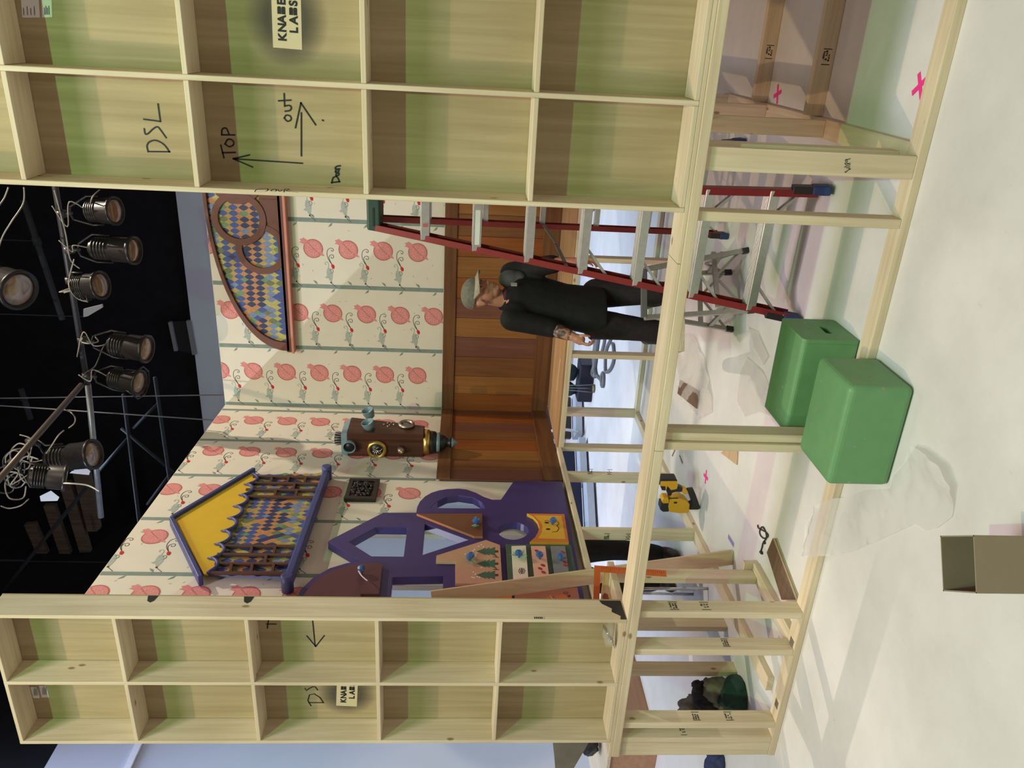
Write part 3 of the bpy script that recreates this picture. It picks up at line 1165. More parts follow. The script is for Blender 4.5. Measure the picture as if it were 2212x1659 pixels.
# pink and violet tape crosses on the floor
pink = plain('pink_tape', (.85, .04, .28), .5)
for i, (x, y, s, lab) in enumerate(((1988, 185, .055, 'bright pink tape cross on the floor closest to the front bottom plate'), (1680, 203, .055, 'pink tape cross on the floor between the two lengths of lumber'),
                                    (1525, 1030, .05, 'small pink tape cross on the floor next to the nail gun'), (1692, 1352, .06, 'pink tape cross on the floor behind the left studs'))):
    c = U(x, y, 'Z', 0)
    b = MB()
    for w in ((.6, 2.2), (.35, 1.9), (.2, 1.75), (.5, 1.3))[i]:
        b.beam(c + Vector((math.cos(w), math.sin(w), 0)) * s + Vector((0, 0, .0012 if w < 1 else .0022)), c - Vector((math.cos(w), math.sin(w), 0)) * s + Vector((0, 0, .0012 if w < 1 else .0022)), (-math.sin(w), math.cos(w), 0), .022, .001)
    tag(b.build('tape_cross', pink), lab, 'tape mark', 'pink tape marks on the floor')
v0 = U(1573, 1158, 'Z', .001)
v1 = U(1585, 1178, 'Z', .001)
b = MB().beam(v0, v1, (v1 - v0).cross(Vector((0, 0, 1))), .03, .001)
tag(b.build('tape_strip', plain('violet_tape', (.28, .22, .48), .5)), 'short strip of violet tape on the floor near the black cord', 'tape mark')
for px, lab in (([(1452, 985), (1462, 962)], 'thin wood splinter on the floor left of the double stud, the longer one'), ([(1468, 984), (1474, 1000)], 'short dark wood splinter on the floor left of the double stud')):
    a, c = (U(x, y, 'Z', .004) for x, y in px)
    o = MB().beam(a, c, (0, 0, 1), .006, .010).build('wood_splinter', wood('splinter_brown', 0, (.30, .18, .10), (.45, .28, .16), False))
    tag(o, lab, 'wood splinter')

# ================================================================== wall decorations
brownp = plain('red_brown_paint', (.125, .045, .030), .55, 0, .08)
salmon = plain('salmon_edge_paint', (.50, .20, .15), .55)
MOS = [plain('mosaic_' + nm, c, .5, 0, .25, 60.0) for nm, c in (('blue', (.045, .075, .25)), ('navy', (.025, .032, .10)), ('sky', (.15, .20, .33)),
       ('yellow', (.38, .34, .10)), ('ochre', (.38, .25, .08)), ('orange', (.42, .19, .075)), ('olive', (.12, .15, .07)), ('green', (.12, .22, .11)))]
MOSBG = plain('mosaic_ground', (.10, .13, .28), .6, 0, .2, 30.0)
ROWS = [3, 0, 3, 2, 4, 1, 5, 1, 5, 0, 4, 0, 3, 2, 4, 0, 5, 1]


def mosaic(b, O, e1, n, a0, a1, z0, z1, poly, w, h, lift, seed):
    """overlapping fish-scale lozenges; poly is in (a, z)"""
    r = random.Random(seed)
    j = 0
    z = z0
    while z < z1:
        a = a0 + (w / 2 if j % 2 else 0)
        i = 0
        while a < a1:
            if inside((a, z), poly):
                k = ROWS[(j + (i // 5) % 2 * 0) % len(ROWS)]
                u = r.random()
                if u < .16:
                    k = r.randrange(6)
                elif u < .22:
                    k = 6 + r.randrange(2)
                hw, hh = w * .49, h * .96
                pts = []
                for t in range(13):
                    q = -1 + 2 * t / 12
                    pts.append((a + hw * (1 - abs(q) ** 1.6), z + hh * q))
                for t in range(1, 12):
                    q = 1 - 2 * t / 12
                    pts.append((a - hw * (1 - abs(q) ** 1.6), z + hh * q))
                b._add([O + e1 * p + Vector((0, 0, s)) + n * (lift + (.0006 if j % 2 else 0)) for p, s in pts], [tuple(range(len(pts)))], k)
            a += w
            i += 1
        z += h
        j += 1


# ---------------------------------------------------------------- half-round window on the back wall
WY = 3.985
aw = thing('half_round_window', (2.0, WY, 3.33), 'brown half-round window of mosaic glass on the back wall', 'decorative window')
cx = 1.985
tip = .572
rx, rz = cx - tip, 4.028 - 3.375
zb = 3.33


def arch(rx_, rz_, z0, n=44, c=cx):
    return [(c + rx_ * math.cos(PI * i / n), z0 + rz_ * (math.sin(PI * i / n)) ** .92) for i in range(n + 1)]


def XZ(pts, y):
    return [Vector((x, y, z)) for x, z in pts]


out = arch(rx, rz, 3.378)
inn = arch(rx - .085, rz - .052, 3.40)
b = MB()
ground = XZ(arch(rx - .05, rz - .03, 3.36), WY + .028)
b.plate([ground], F, .010, 8)
mosaic(b, Vector((0, WY + .028, 0)), ex, F, tip, 2 * cx - tip, 3.38, 4.03, arch(rx - .06, rz - .04, 3.385), .052, .0455, .001, 4)
b.build('mosaic_pane', MOS + [MOSBG], aw)
b = MB()
b.plate([XZ(out, WY), XZ(inn, WY)], F, .045)
b.build('arched_frame', brownp, aw, .003)
b = MB()
b.box(tip - .012, 2 * cx - tip + .012, WY - .0, WY + .052, 3.352, 3.402)
b.build('bottom_rail', brownp, aw, .003)
b = MB()
b.box(tip - .012, 2 * cx - tip + .012, WY - .03, WY + .05, 3.327, 3.351, 0)
b.build('sill', [salmon], aw, .004)


def ring(c, ro, ri, n=40, a0=0, a1=2 * PI):
    return [(c[0] + ro * math.cos(2 * PI * i / n), c[1] + ro * math.sin(2 * PI * i / n)) for i in range(n)], [(c[0] + ri * math.cos(2 * PI * i / n), c[1] + ri * math.sin(2 * PI * i / n)) for i in range(n)]


for c, yo in (((1.803, 3.742), WY + .003), ((2.167, 3.742), WY + .0055)):
    o_, i_ = ring(c, .235, .178)
    b = MB()
    b.plate([XZ(o_, yo), XZ(i_, yo)], F, .028)
    b.build('tracery_ring', brownp, aw, .002)
for c, c1, sg in (((1.535, 3.567), (1.803, 3.742), 1), ((2.435, 3.567), (2.167, 3.742), -1)):
    aa = [2 * PI * i / 72 for i in range(73)]
    pr_ = [(a, c[0] + sg * .198 * math.cos(a), c[1] + .198 * math.sin(a)) for a in aa]
    ok = [a for a, x, z in pr_ if math.hypot(x - c1[0], z - c1[1]) > .205 and z > 3.395]
    b = MB()
    pts = [(c[0] + sg * .226 * math.cos(a), max(3.402, c[1] + .226 * math.sin(a))) for a in ok] + [(c[0] + sg * .170 * math.cos(a), max(3.402, c[1] + .170 * math.sin(a))) for a in reversed(ok)]
    b.plate([XZ(pts, WY + .009)], F, .022)
    b.build('tracery_ring', brownp, aw, .002)
b = MB()
b.plate([XZ([(1.64, 3.402), (1.9845, 3.402), (1.985, 3.56), (1.90, 3.545), (1.80, 3.51), (1.72, 3.475)], WY + .013)], F, .022)
b.plate([XZ([(2.33, 3.402), (1.986, 3.402), (1.986, 3.56), (2.07, 3.545), (2.17, 3.51), (2.25, 3.475)], WY + .010)], F, .026)
b.build('tracery_panel', brownp, aw, .002)

# ---------------------------------------------------------------- peaked window on the left wall
navy = plain('periwinkle_blue_paint', (.045, .055, .185), .45, 0, .1)
yellow = plain('mustard_paint', (.62, .40, .025), .5, 0, .05)
barw = plain('dark_brown_bar', (.075, .03, .02), .5)
pw = thing('peaked_window', tuple(U(560, 1130, 'L', .03)), 'blue framed peaked window with yellow gable and mosaic panes on the left wall', 'decorative window')
C_ = .03


def LP(x, y, off=.06):
    return U(x, y, 'L', off)


gp = [LP(x, y, .045) for x, y in ((530, 1026), (703, 1023), (628, 1247), (447, 1238))]
b = MB()
b.plate([gp], WN, .02, 8)
poly = [((p - leftO).dot(WE), p.z) for p in gp]
mosaic(b, leftO, WE, WN, min(p[0] for p in poly), max(p[0] for p in poly), 2.82, 3.52, poly, .050, .041, .0465, 9)
b.build('mosaic_pane', MOS + [MOSBG], pw)
ap, er, el = LP(370, 1118, .075), LP(549, 1012, .075), LP(433, 1247, .075)
for p, q in ((ap, er), (ap, el)):
    b = MB()
    b.beam(p - WN * .028, q - WN * .028, WN, .075, .030)
    b.build('roof_edge', navy, pw, .006)
# scalloped awning edge
s0, s1 = LP(551, 1024, .066), LP(449, 1238, .066)
line = []
NS = 8
dv = (s1 - s0)
dn = dv.normalized().cross(WN)
if dn.z > 0:
    dn = -dn
for i in range(NS):
    for k in range(9):
        t = k / 9
        line.append(s0 + dv * ((i + t) / NS) + dn * (.052 * math.sin(PI * t) ** .7 - .016))
line.append(s1)
b = MB()
b.tube(line, .013, 8)
b.build('scalloped_trim', navy, pw)
gpn = [p - WN * .008 for p in line]
b2 = MB()
b2.plate([[LP(374, 1118, .058), LP(545, 1018, .058)] + gpn + [LP(440, 1240, .058)]], WN, .012)
b2.build('gable_panel', yellow, pw)
for i in range(1, NS):
    c = s0 + dv * (i / NS)
    b = MB()
    b.tube([c - dn * .050, c - dn * .020, c + dn * .004], [.004, .012, .017], 8)
    b.build('scallop_point', navy, pw)
# glazing bars
for a, c in (((546, 1030), (700, 1032)), ((541, 1043), (693, 1046)), ((531, 1058), (689, 1060)), ((526, 1073), (684, 1075)),
             ((475, 1180), (650, 1181)), ((469, 1198), (643, 1200)), ((464, 1218), (638, 1219)), ((450, 1238), (633, 1238))):
    b = MB()
    b.beam(LP(*a, .062), LP(*c, .062), WN, .020, .020)
    b.build('glazing_bar', barw, pw, .003)
for x, ya, yc in ((588, 1031, 1044), (624, 1031, 1044), (661, 1032, 1045), (637, 1045, 1059), (597, 1058, 1073), (642, 1060, 1075),
                  (545, 1181, 1198), (595, 1181, 1199), (576, 1199, 1218), (501, 1218, 1238), (546, 1218, 1238), (592, 1219, 1238)):
    b = MB()
    b.beam(LP(x, ya, .062), LP(x - 4, yc, .062), WN, .018, .018)
    b.build('glazing_bar', barw, pw, .002)
sa, sb = LP(705, 1020, .09), LP(622, 1252, .09)
b = MB()
b.beam(sa - WN * .02, sb - WN * .02, WN, .09, .050)
b.build('sill', navy, pw, .012, 3)
for p, q in ((sa, 1), (sb, -1)):
    b = MB()
    c = p + WE * .02 * q + Vector((0, 0, .0))
    b.lathe(c - WN * .07, WN, [(0, .038), (.115, .038), (.117, .030), (.118, .018)], 20)
    b.build('sill_scroll', navy, pw)

# ---------------------------------------------------------------- dark carved plaque
dk = plain('black_brown_carving', (.018, .012, .010), .45, 0, .3, 50)
tq = [LP(x, y, .035) for x, y in ((754, 1032), (821, 1032), (812, 1078), (744, 1077))]
pq = thing('carved_plaque', tuple(sum(tq, Vector()) / 4), 'small square dark carved plaque on the wallpaper beside the phone box', 'wall plaque')
c = sum(tq, Vector()) / 4
hw = .165
A = lambda a, z, o_: c + WE * a + Vector((0, 0, z)) + WN * o_
b = MB()
b.plate([[A(-hw, -.12, 0), A(hw, -.12, 0), A(hw, .12, 0), A(-hw, .12, 0)], [A(-hw + .04, -.085, 0), A(hw - .04, -.085, 0), A(hw - .04, .085, 0), A(-hw + .04, .085, 0)]], WN, .034)
b.build('frame', dk, pq, .004)
b = MB()
b.plate([[A(-hw + .03, -.09, -.012), A(hw - .03, -.09, -.012), A(hw - .03, .09, -.012), A(-hw + .03, .09, -.012)]], WN, .012)
r = random.Random(2)
for i in range(70):
    b.ball(A(r.uniform(-.105, .105), r.uniform(-.07, .075), -.01 + r.uniform(0, .008)), (r.uniform(.008, .02), r.uniform(.008, .02), r.uniform(.008, .02)), 8, 5)
b.build('carving', dk, pq)

# ---------------------------------------------------------------- wooden phone-like machine near the corner
mah = wood('dark_mahogany', 2, (.045, .018, .012), (.095, .038, .024), False, .35, .8)
tealm = plain('blue_grey_enamel', (.14, .22, .25), .35, 0, .12)
brass = metal('brass', (.55, .38, .12), .35)
pewter = metal('pewter', (.35, .31, .28), .4)
blk = plain('satin_black', (.012, .012, .013), .4)
ph = thing('wall_machine', (.15, 3.15, 2.07), 'dark wooden machine with blue-grey cups and brass dial on the side wall near the corner', 'wall machine')
xb = .012


def mbox(z, y0, y1, x1):
    return [Vector((xb, y0, z)), Vector((x1, y0, z)), Vector((x1, y1, z)), Vector((xb, y1, z))]


b = MB()
b.hexa(mbox(2.07, 2.99, 3.15, .250), mbox(2.715, 2.98, 3.285, .248))
b.build('wooden_case', mah, ph, .006)
b = MB()
b.hexa(mbox(2.716, 2.98, 3.285, .248), mbox(2.775, 3.02, 3.235, .215))
cap = b.build('cap', tealm, ph, .005)
b = MB()
b.lathe((.125, 3.115, 2.775), (0, 0, 1), [(0, .050), (.015, .055), (.055, .055), (.065, .048)], 20)
b.build('cap_knob', blk, cap)
b = MB()
for i in range(16):
    w = i * 2 * PI / 16
    b.tube([(.125 + .05 * math.cos(w), 3.115 + .05 * math.sin(w), 2.78), (.125 + .065 * math.cos(w), 3.115 + .065 * math.sin(w), 2.83), (.125 + .06 * math.cos(w), 3.115 + .06 * math.sin(w), 2.865)], [.004, .003, .001], 5)
b.build('wire_tuft', plain('pale_wire', (.55, .50, .48), .4), cap)
c = U(755, 964, 'Y', 2.955)
b = MB()
b.lathe(c + Vector((0, .06, 0)), (0, -1, 0), [(0, .040), (.03, .046), (.085, .056), (.09, .050), (.082, .047), (.05, .04), (.045, .0)], 24)
ho = b.build('listening_horn', tealm, ph)
b = MB()
b.lathe(c + Vector((0, -.012, 0)), (0, -1, 0), [(0, .045), (.002, .045)], 24)
b.build('horn_mouth', blk, ho)
for px_, zz in (((800, 900), 0), ((800, 926), 1)):
    c = U(px_[0], px_[1], 'X', .25)
    b = MB()
    b.lathe(c + Vector((-.002, 0, 0)), (1, -.1, .35), [(0, .040), (.035, .050), (.070, .055), (.076, .055), (.072, .049), (.045, .044), (.035, 0)], 24)
    b.build('blue_cup', tealm, ph)
b = MB()
for x, y in ((830, 917), (838, 914), (842, 918), (846, 913), (838, 921), (851, 917)):
    b.ball(U(x, y, 'X', .25), .010, 8, 6)
b.build('rivets', pewter, ph)
c = U(878, 920, 'X', .25)
b = MB()
b.lathe(c, (1, 0, 0), [(0, .070), (.02, .072), (.03, .066), (.034, .052), (.028, .046), (.018, .044), (.016, 0)], 28)
po = b.build('porthole', pewter, ph)
b = MB()
b.lathe(c + Vector((.0165, 0, 0)), (1, 0, 0), [(0, .043), (.003, .043)], 24)
b.beam(c + Vector((.022, -.02, -.025)), c + Vector((.022, .015, .03)), (0, 1, 0), .014, .004)
b.build('porthole_face', plain('dial_grey', (.16, .14, .13), .3), po)
c = U(814, 970, 'Y', 2.985)
b = MB()
b.lathe(c + Vector((0, .01, 0)), (0, -1, 0), [(0, .085), (.025, .088), (.035, .080), (.045, .070), (.04, .060), (.03, .056), (.025, 0)], 32)
di = b.build('brass_dial', brass, ph)
b = MB()
b.lathe(c + Vector((0, -.016, 0)), (0, -1, 0), [(0, .056), (.004, .055)], 28)
b.build('dial_face', blk, di)
b = MB()
for i in range(7):
    w = i * .8
    b.tube([c + Vector((.01, -.025, 0)), c + Vector((.03 * math.cos(w), -.045, .03 * math.sin(w))), c + Vector((.045 * math.cos(w + .5), -.04, -.02 + .03 * math.sin(w)))], .0035, 6)
b.build('dial_wires', metal('bright_steel', (.75, .73, .70), .2), di)
c = U(866, 970, 'Y', 2.985)
b = MB()
b.lathe(c + Vector((0, .005, 0)), (0, -1, 0), [(0, .030), (.015, .034), (.04, .030), (.055, .018), (.058, .012)], 20)
kn = b.build('knob', pewter, ph)
b = MB()
b.ball(c + Vector((.005, -.062, -.012)), .013, 10, 7)
b.build('knob_tip', brass, kn)
fx, fy = .13, 3.075
for nm, m_, prof in (('finial_plate', brass, [(0, .115), (.05, .105)]), ('finial_drum', blk, [(.05, .095), (.06, .100), (.10, .092), (.105, .085)]),
                     ('finial_collar', tealm, [(.105, .075), (.11, .085), (.135, .085), (.14, .075)]), ('finial_neck', blk, [(.14, .066), (.145, .070), (.185, .056), (.19, .042), (.215, .038), (.22, .046), (.235, .045)]),
                     ('finial_tip', tealm, [(.235, .040), (.242, .043), (.265, .026), (.28, .010), (.295, .006)])):
    b = MB()
    b.lathe((fx, fy, 2.07), (0, 0, -1), prof, 28)
    b.build(nm, m_, ph)

# ---------------------------------------------------------------- purple storage unit with drawer fronts
purple = plain('deep_purple_paint', (.050, .034, .150), .40, 0, .08)
PO = .065
pu = thing('purple_storage_unit', tuple(U(1230, 1150, 'L', .03)), 'purple house-shaped storage unit with cut-out windows and painted fronts along the left wall', 'storage unit')
outer = [(628, 1318), (650, 1273), (675, 1249), (712, 1227), (749, 1216), (779, 1212), (708, 1170), (713, 1166), (828, 1107), (899, 1107),
         (901, 1095), (907, 1083), (918, 1072), (932, 1064), (948, 1059), (966, 1056), (990, 1055), (1008, 1057), (1028, 1064), (1045, 1073), (1063, 1079), (1082, 1079), (1110, 1038.5), (1214, 1039.7), (1251, 1233.6), (1274, 1352), (1040, 1352), (628, 1352)]
b = MB()
b.plate([[U(x, y, 'L', PO) for x, y in outer]] + [[U(x, y, 'L', PO) for x, y in q] for q in (HOUSE, TRI, ARCHO, CIRC, RECT)], WN, .060)
b.build('purple_board', purple, pu, .003)
crys = plain('blue_crystal', (.05, .13, .38), .12, 0, .35, 60, spec=.8)
leafm = glassy('green_film', (.30, .62, .45), .75, .2)


def front_panel(nm, px, mat, off=.018, edge=None, label=None):
    b = MB()
    b.plate([[U(x, y, 'L', PO + off) for x, y in px]], WN, off - .0005, 0, 1 if edge else None)
    o = b.build(nm, [mat, edge] if edge else mat, pu, .002)
    if label:
        o['label'] = label
    return o


def knob(par, x, y, off, seed, leaf=True):
    r = random.Random(seed)
    c = U(x, y, 'L', PO + off)
    b = MB()
    b.tube([c - WN * .001, c + WN * .02], .008, 8)
    for i in range(3):
        b.ball(c + WN * .035 + Vector((r.uniform(-.006, .006), r.uniform(-.008, .008), r.uniform(-.008, .008))), (.022, .026, .024), 7, 5)
    for i, s in enumerate(b.sm):
        b.sm[i] = False
    k = b.build('drawer_knob', crys, par)
    if leaf:
        b = MB()
        for i in range(7):
            w = r.uniform(0, 2 * PI)
            e = WE * math.cos(w) + Vector((0, 0, 1)) * math.sin(w)
            f = e.cross(WN)
            p = c + WN * .012
            b._add([p, p + e * .04 + f * .016 + WN * r.uniform(0, .02), p + e * .062 + WN * r.uniform(.005, .03), p + e * .036 - f * .014 + WN * r.uniform(.0, .02)], [(0, 1, 2, 3)])
        b.build('film_wrap', leafm, par)
    return k


brn = plain('brown_front_paint', (.16, .065, .035), .5)
brne = plain('brown_front_edge', (.42, .17, .08), .5)
tri = front_panel('triangle_front', [(899.6, 1109.4), (1041.3, 1108.7), (1043, 1158.4), (1025, 1158.4)], brn, .02, brne, 'brown triangular front')
knob(tri, 1028, 1134, .02, 1)
pinkp = plain('dusty_pink_paint', (.50, .28, .19), .5)
pinke = plain('light_pink_edge', (.72, .45, .34), .5)
ho = front_panel('house_front', [(1049.5, 1166), (1080, 1177), (1085, 1260), (983.7, 1260), (983.7, 1212.6), (942, 1212), (943, 1199.7)], pinkp, .024, pinke, 'pink front with painted fir trees')
knob(ho, 1015, 1212, .024, 2)
fir = plain('fir_green_paint', (.05, .12, .085), .6)
bark = plain('bark_paint', (.08, .03, .02), .6)
snow = plain('snow_dot_paint', (.80, .78, .74), .6)
for y in (1191.0, 1217.5, 1242.0):
    b = MB()
    T = lambda x, q: U(x, y + q, 'L', PO + .0252)
    b.flat([T(1029, 0), T(1050, -8), T(1049, -4.5), T(1058, -9.0), T(1057, -5), T(1069, -9.5), T(1069, -2.2), T(1075.5, -2.2), T(1075.5, 2.2), T(1069, 2.2), T(1069, 9.5), T(1057, 5), T(1058, 9), T(1049, 4.5), T(1050, 8)], 0)
    tr_ = b.build('painted_tree', fir, ho)
    b = MB().flat([U(x, y + q, 'L', PO + .0258) for x, q in ((1069, -2.2), (1076, -2.2), (1076, 2.2), (1069, 2.2))])
    b.build('painted_trunk', bark, tr_)
for y in (1203, 1230):
    b = MB()
    b.ribbon([U(1066, y, 'L', PO + .0242), U(1077, y + 1, 'L', PO + .0242)], WN, .006)
    b.ribbon([U(1070, y - 4, 'L', PO + .0242), U(1073, y + .6, 'L', PO + .0242)], WN, .006)
    b.build('painted_stump', bark, ho)
b = MB()
for x, y in ((1034, 1180), (1040, 1177), (1044, 1181), (1025, 1187), (1030, 1195), (1022, 1190), (1005, 1197), (1028, 1200), (1022, 1236), (1027, 1240), (1031, 1246), (1024, 1248), (1036, 1247), (1040, 1226), (1020, 1247)):
    c = U(x, y, 'L', PO + .0254)
    b._add([c + WE * .006 * math.cos(q * PI / 3) + Vector((0, 0, .006 * math.sin(q * PI / 3))) for q in range(6)], [tuple(range(6))])
b.build('painted_snow', snow, ho)
oran = plain('orange_border_paint', (.62, .17, .03), .5)
yelp = plain('sun_yellow_paint', (.72, .40, .03), .5)
arc = [(1144 + 0, 1171), (1156, 1160), (1163, 1148), (1165, 1138), (1161, 1126), (1152, 1116)]
su = front_panel('smiling_front', [(1138, 1109), (1219, 1110.5), (1229, 1172)] + arc, oran, .026, yelp, 'yellow smiling front with orange border')
b = MB()
b.flat([U(x, y, 'L', PO + .0268) for x, y in ((1152, 1113), (1213, 1114.5), (1222, 1165), (1162, 1163), (1170, 1150), (1172, 1138), (1168, 1127))], 0)
for x, y in ((1181, 1129), (1184, 1143)):
    b._add([U(x + 5 * math.cos(q * PI / 5), y + 1.8 * math.sin(q * PI / 5), 'L', PO + .0276) for q in range(10)], [tuple(range(10))], 1)
b.ribbon(smooth_curve([U(x, y, 'L', PO + .0268) for x, y in ((1192, 1124), (1203, 1126), (1207, 1132), (1203, 1136), (1207, 1141), (1203, 1148), (1193, 1149))], 4), WN, .005, 1)
b.ribbon(smooth_curve([U(x, y, 'L', PO + .0268) for x, y in ((1177, 1126), (1182, 1124), (1187, 1127))], 4), WN, .004, 1)
b.build('painted_face', [yelp, ink], su)
knob(su, 1193, 1133, .027, 3, False)
gr = plain('bottle_green_paint', (.06, .10, .07), .5)
gb = front_panel('green_front', [(1092.4, 1175), (1233, 1177), (1248, 1254), (1097.4, 1256)], gr, .014, None, 'dark green front carrying three tiles')
for i, (px, col, kn_, nm) in enumerate((([(1105, 1179), (1136, 1178), (1141.4, 1250.5), (1109, 1251)], (.74, .66, .54), (1121, 1204), 'cream tile with a flower'),
                                   ([(1147, 1179), (1178, 1179), (1187, 1250), (1155, 1250)], (.72, .40, .30), (1166, 1207), 'pink tile with red leaves'),
                                   ([(1189.4, 1179), (1220.5, 1179), (1231, 1249), (1199, 1249)], (.20, .20, .22), (1211, 1210), 'grey tile with red leaves'))):
    tl_ = MB()
    tl_.plate([[U(x, y, 'L', PO + .030) for x, y in px]], WN, .0155)
    t_ = tl_.build('drawer_tile', plain('tile_%d' % i, col, .45), gb, .003)
    t_['label'] = nm
    knob(gb, kn_[0], kn_[1], .030, 10 + i, i == 0)
    b = MB()
    if i == 0:
        for q in range(6):
            w = q * PI / 3
            c = (1127 + 4.2 * math.cos(w), 1233.5 + 4.2 * math.sin(w))
            b.ribbon([U(c[0] + 3 * math.cos(k * PI / 4), c[1] + 2.6 * math.sin(k * PI / 4), 'L', PO + .030) for k in range(9)], WN, .0035)
        b.build('painted_flower', ink, t_)
    else:
        for x, y in (((1160, 1190), (1173, 1221), (1167, 1228), (1174, 1236)), ((1216, 1193), (1218, 1204), (1220, 1214), (1222, 1221)))[i - 1]:
            b._add([U(x + 5.2 * math.cos(q * PI / 5), y + 2.8 * math.sin(q * PI / 5) + 1.5 * math.cos(q * PI / 5), 'L', PO + .0312) for q in range(10)], [tuple(range(10))])
        b.build('painted_leaves', plain('leaf_crimson', (.34, .03, .03), .6), t_)
mar = plain('maroon_front_paint', (.105, .038, .050), .45)
mf = front_panel('quarter_round_front', [(826, 1219), (819, 1283), (779, 1283), (779, 1293), (779, 1326), (640, 1330), (651, 1292), (662, 1276), (682, 1254), (712, 1235), (749, 1222.5), (784, 1216), (814, 1215)], mar, .026, plain('maroon_edge', (.20, .09, .10), .45), 'maroon quarter-round front')
knob(mf, 781, 1240, .027, 20, False)
c = U(779, 1238, 'L', PO + .06)
b = MB()
b.tube(smooth_curve([c, c + WN * .03 - WE * .02 + Vector((0, 0, .01)), c + WN * .04 - WE * .09 + Vector((0, 0, -.02)), c + WN * .04 - WE * .14 + Vector((0, 0, -.06))], 5), .004, 6)
b.build('white_tie', plain('white_cord', (.75, .74, .72), .5), mf)
fo = front_panel('fox_front', [(1112, 1283), (1247, 1268), (1262, 1340), (1112, 1345)], plain('fox_pink_paint', (.36, .13, .085), .5), .016, None, 'brick pink front with a painted fox')
b = MB()
fxp = lambda pts, mi, lf: b.flat([U(850 + x / 4.0218, 980 + y / 4.0218, 'L', PO + .016 + lf) for x, y in pts], mi)
fxp([(1340, 1240), (1320, 1262), (1330, 1300), (1360, 1320), (1395, 1310), (1400, 1260), (1370, 1225)], 0, .0012)
fxp([(1395, 1235), (1480, 1222), (1520, 1245), (1515, 1275), (1450, 1300), (1395, 1300)], 0, .0010)
fxp([(1360, 1232), (1400, 1258), (1462, 1275), (1400, 1292), (1365, 1290), (1382, 1268)], 1, .0018)
fxp([(1505, 1235), (1536, 1228), (1536, 1238), (1520, 1245)], 2, .0018)
fxp([(1508, 1270), (1538, 1266), (1536, 1278), (1515, 1282)], 2, .0018)
for q in ([(1372, 1240), (1398, 1270), (1382, 1292)], [(1392, 1250), (1420, 1270), (1402, 1290)], [(1475, 1215), (1485, 1200), (1512, 1205), (1515, 1218), (1490, 1215)]):
    b.ribbon([U(850 + x / 4.0218, 980 + y / 4.0218, 'L', PO + .018) for x, y in q], WN, .004, 2)
b.build('painted_fox', [plain('fox_orange', (.58, .14, .035), .6), plain('fox_white', (.72, .62, .55), .6), ink], fo)
front_panel('orange_front', [(984, 1268), (1105, 1266), (1108, 1345), (984, 1345)], oran, .016, yelp, 'orange front mostly behind the leaning board')
dr = front_panel('dark_front', [(957, 1268), (978, 1268), (978, 1345), (957, 1345)], mar, .016)

# upright timbers behind the unit, seen through its cut-outs
for yy, w in ((1148, .10), (1257, .10)):
    a = (U(1000, yy, 'L', -.16) - leftO).dot(WE)
    lo = [leftO + WE * q + WN * c_ + Vector((0, 0, .906)) for q, c_ in ((a - w / 2, -.20), (a + w / 2, -.20), (a + w / 2, -.16), (a - w / 2, -.16))]
    MB().hexa(lo, [p + Vector((0, 0, 1.95)) for p in lo]).build('rear_post', wood('whitewashed_post', 2, (.42, .40, .36), (.58, .56, .51), True, .7), pu, .003)

# ================================================================== step ladder
redf = plain('red_fibreglass', (.20, .018, .018), .4, 0, .12, 25)
alu = plain('aluminium', (.56, .58, .56), .38, .85, .10, 40)
bluer = plain('blue_rubber', (.02, .05, .16), .6)
blkr = plain('black_plastic', (.02, .02, .022), .5)
greenc = plain('dark_green_plastic', (.012, .045, .030), .45)
lad = thing('step_ladder', (2.52, 1.45, 0), 'tall red step ladder with aluminium treads and blue feet in front of the man', 'step ladder')
FLb, FLt = Vector((2.128, .800, 0)), Vector((2.396, 1.325, 2.25))
FRb, FRt = Vector((2.812, .752, 0)), Vector((2.668, 1.318, 2.25))
RLb, RLt = Vector((2.245, 2.170, 0)), Vector((2.415, 1.455, 2.25))
RRb, RRt = Vector((2.866, 2.128, 0)), Vector((2.676, 1.452, 2.25))


def at(b_, t_, z):
    return b_.lerp(t_, z / 2.25)


def rail(nm, b_, t_, out, w, fl):
    """channel section: web on the outer side, flanges pointing in"""
    m = MB()
    a = (t_ - b_).normalized()
    o_ = Vector((out, 0, 0))
    dpt = a.cross(o_).normalized()
    m.beam(b_, t_, o_, .005, w)
    for s in (-1, 1):
        m.beam(b_ - o_ * fl / 2 + dpt * s * (w / 2 - .002), t_ - o_ * fl / 2 + dpt * s * (w / 2 - .002), o_, fl, .005)
    return m.build(nm, redf, lad, .001, 1)


for b_, t_, out in ((FLb, FLt, -1), (FRb, FRt, 1)):
    rail('front_rail', b_ + (t_ - b_) * .03, t_, out, .078, .032)
for b_, t_, out in ((RLb, RLt, -1), (RRb, RRt, 1)):
    rail('rear_rail', b_ + (t_ - b_) * .03, t_, out, .060, .028)
for z in (.29, .585, .875, 1.16, 1.445, 1.725, 2.005):
    l_, r_ = at(FLb, FLt, z), at(FRb, FRt, z)
    m = MB()
    m.beam(l_ + Vector((.004, .0, 0)), r_ - Vector((.004, 0, 0)), (0, 0, 1), .006, .088)
    for s in (-1, 1):
        m.beam(l_ + Vector((.004, .043 * s, -.022)), r_ + Vector((-.004, .043 * s, -.022)), (0, 0, 1), .044, .004)
    for q in range(5):
        m.beam(l_ + Vector((.004, -.03 + .015 * q, .004)), r_ + Vector((-.004, -.03 + .015 * q, .004)), (0, 0, 1), .004, .004)
    m.build('tread', alu, lad, .001, 1)
    if z < 1.3:
        for s, e in ((l_, 1), (r_, -1)):
            rb = at(FLb, FLt, z - .16) if e > 0 else at(FRb, FRt, z - .16)
            MB().beam(s + Vector((.14 * e, 0, -.035)), rb + Vector((.006 * e, 0, 0)), (0, 1, 0), .03, .014).build('tread_brace', alu, lad, .001, 1)
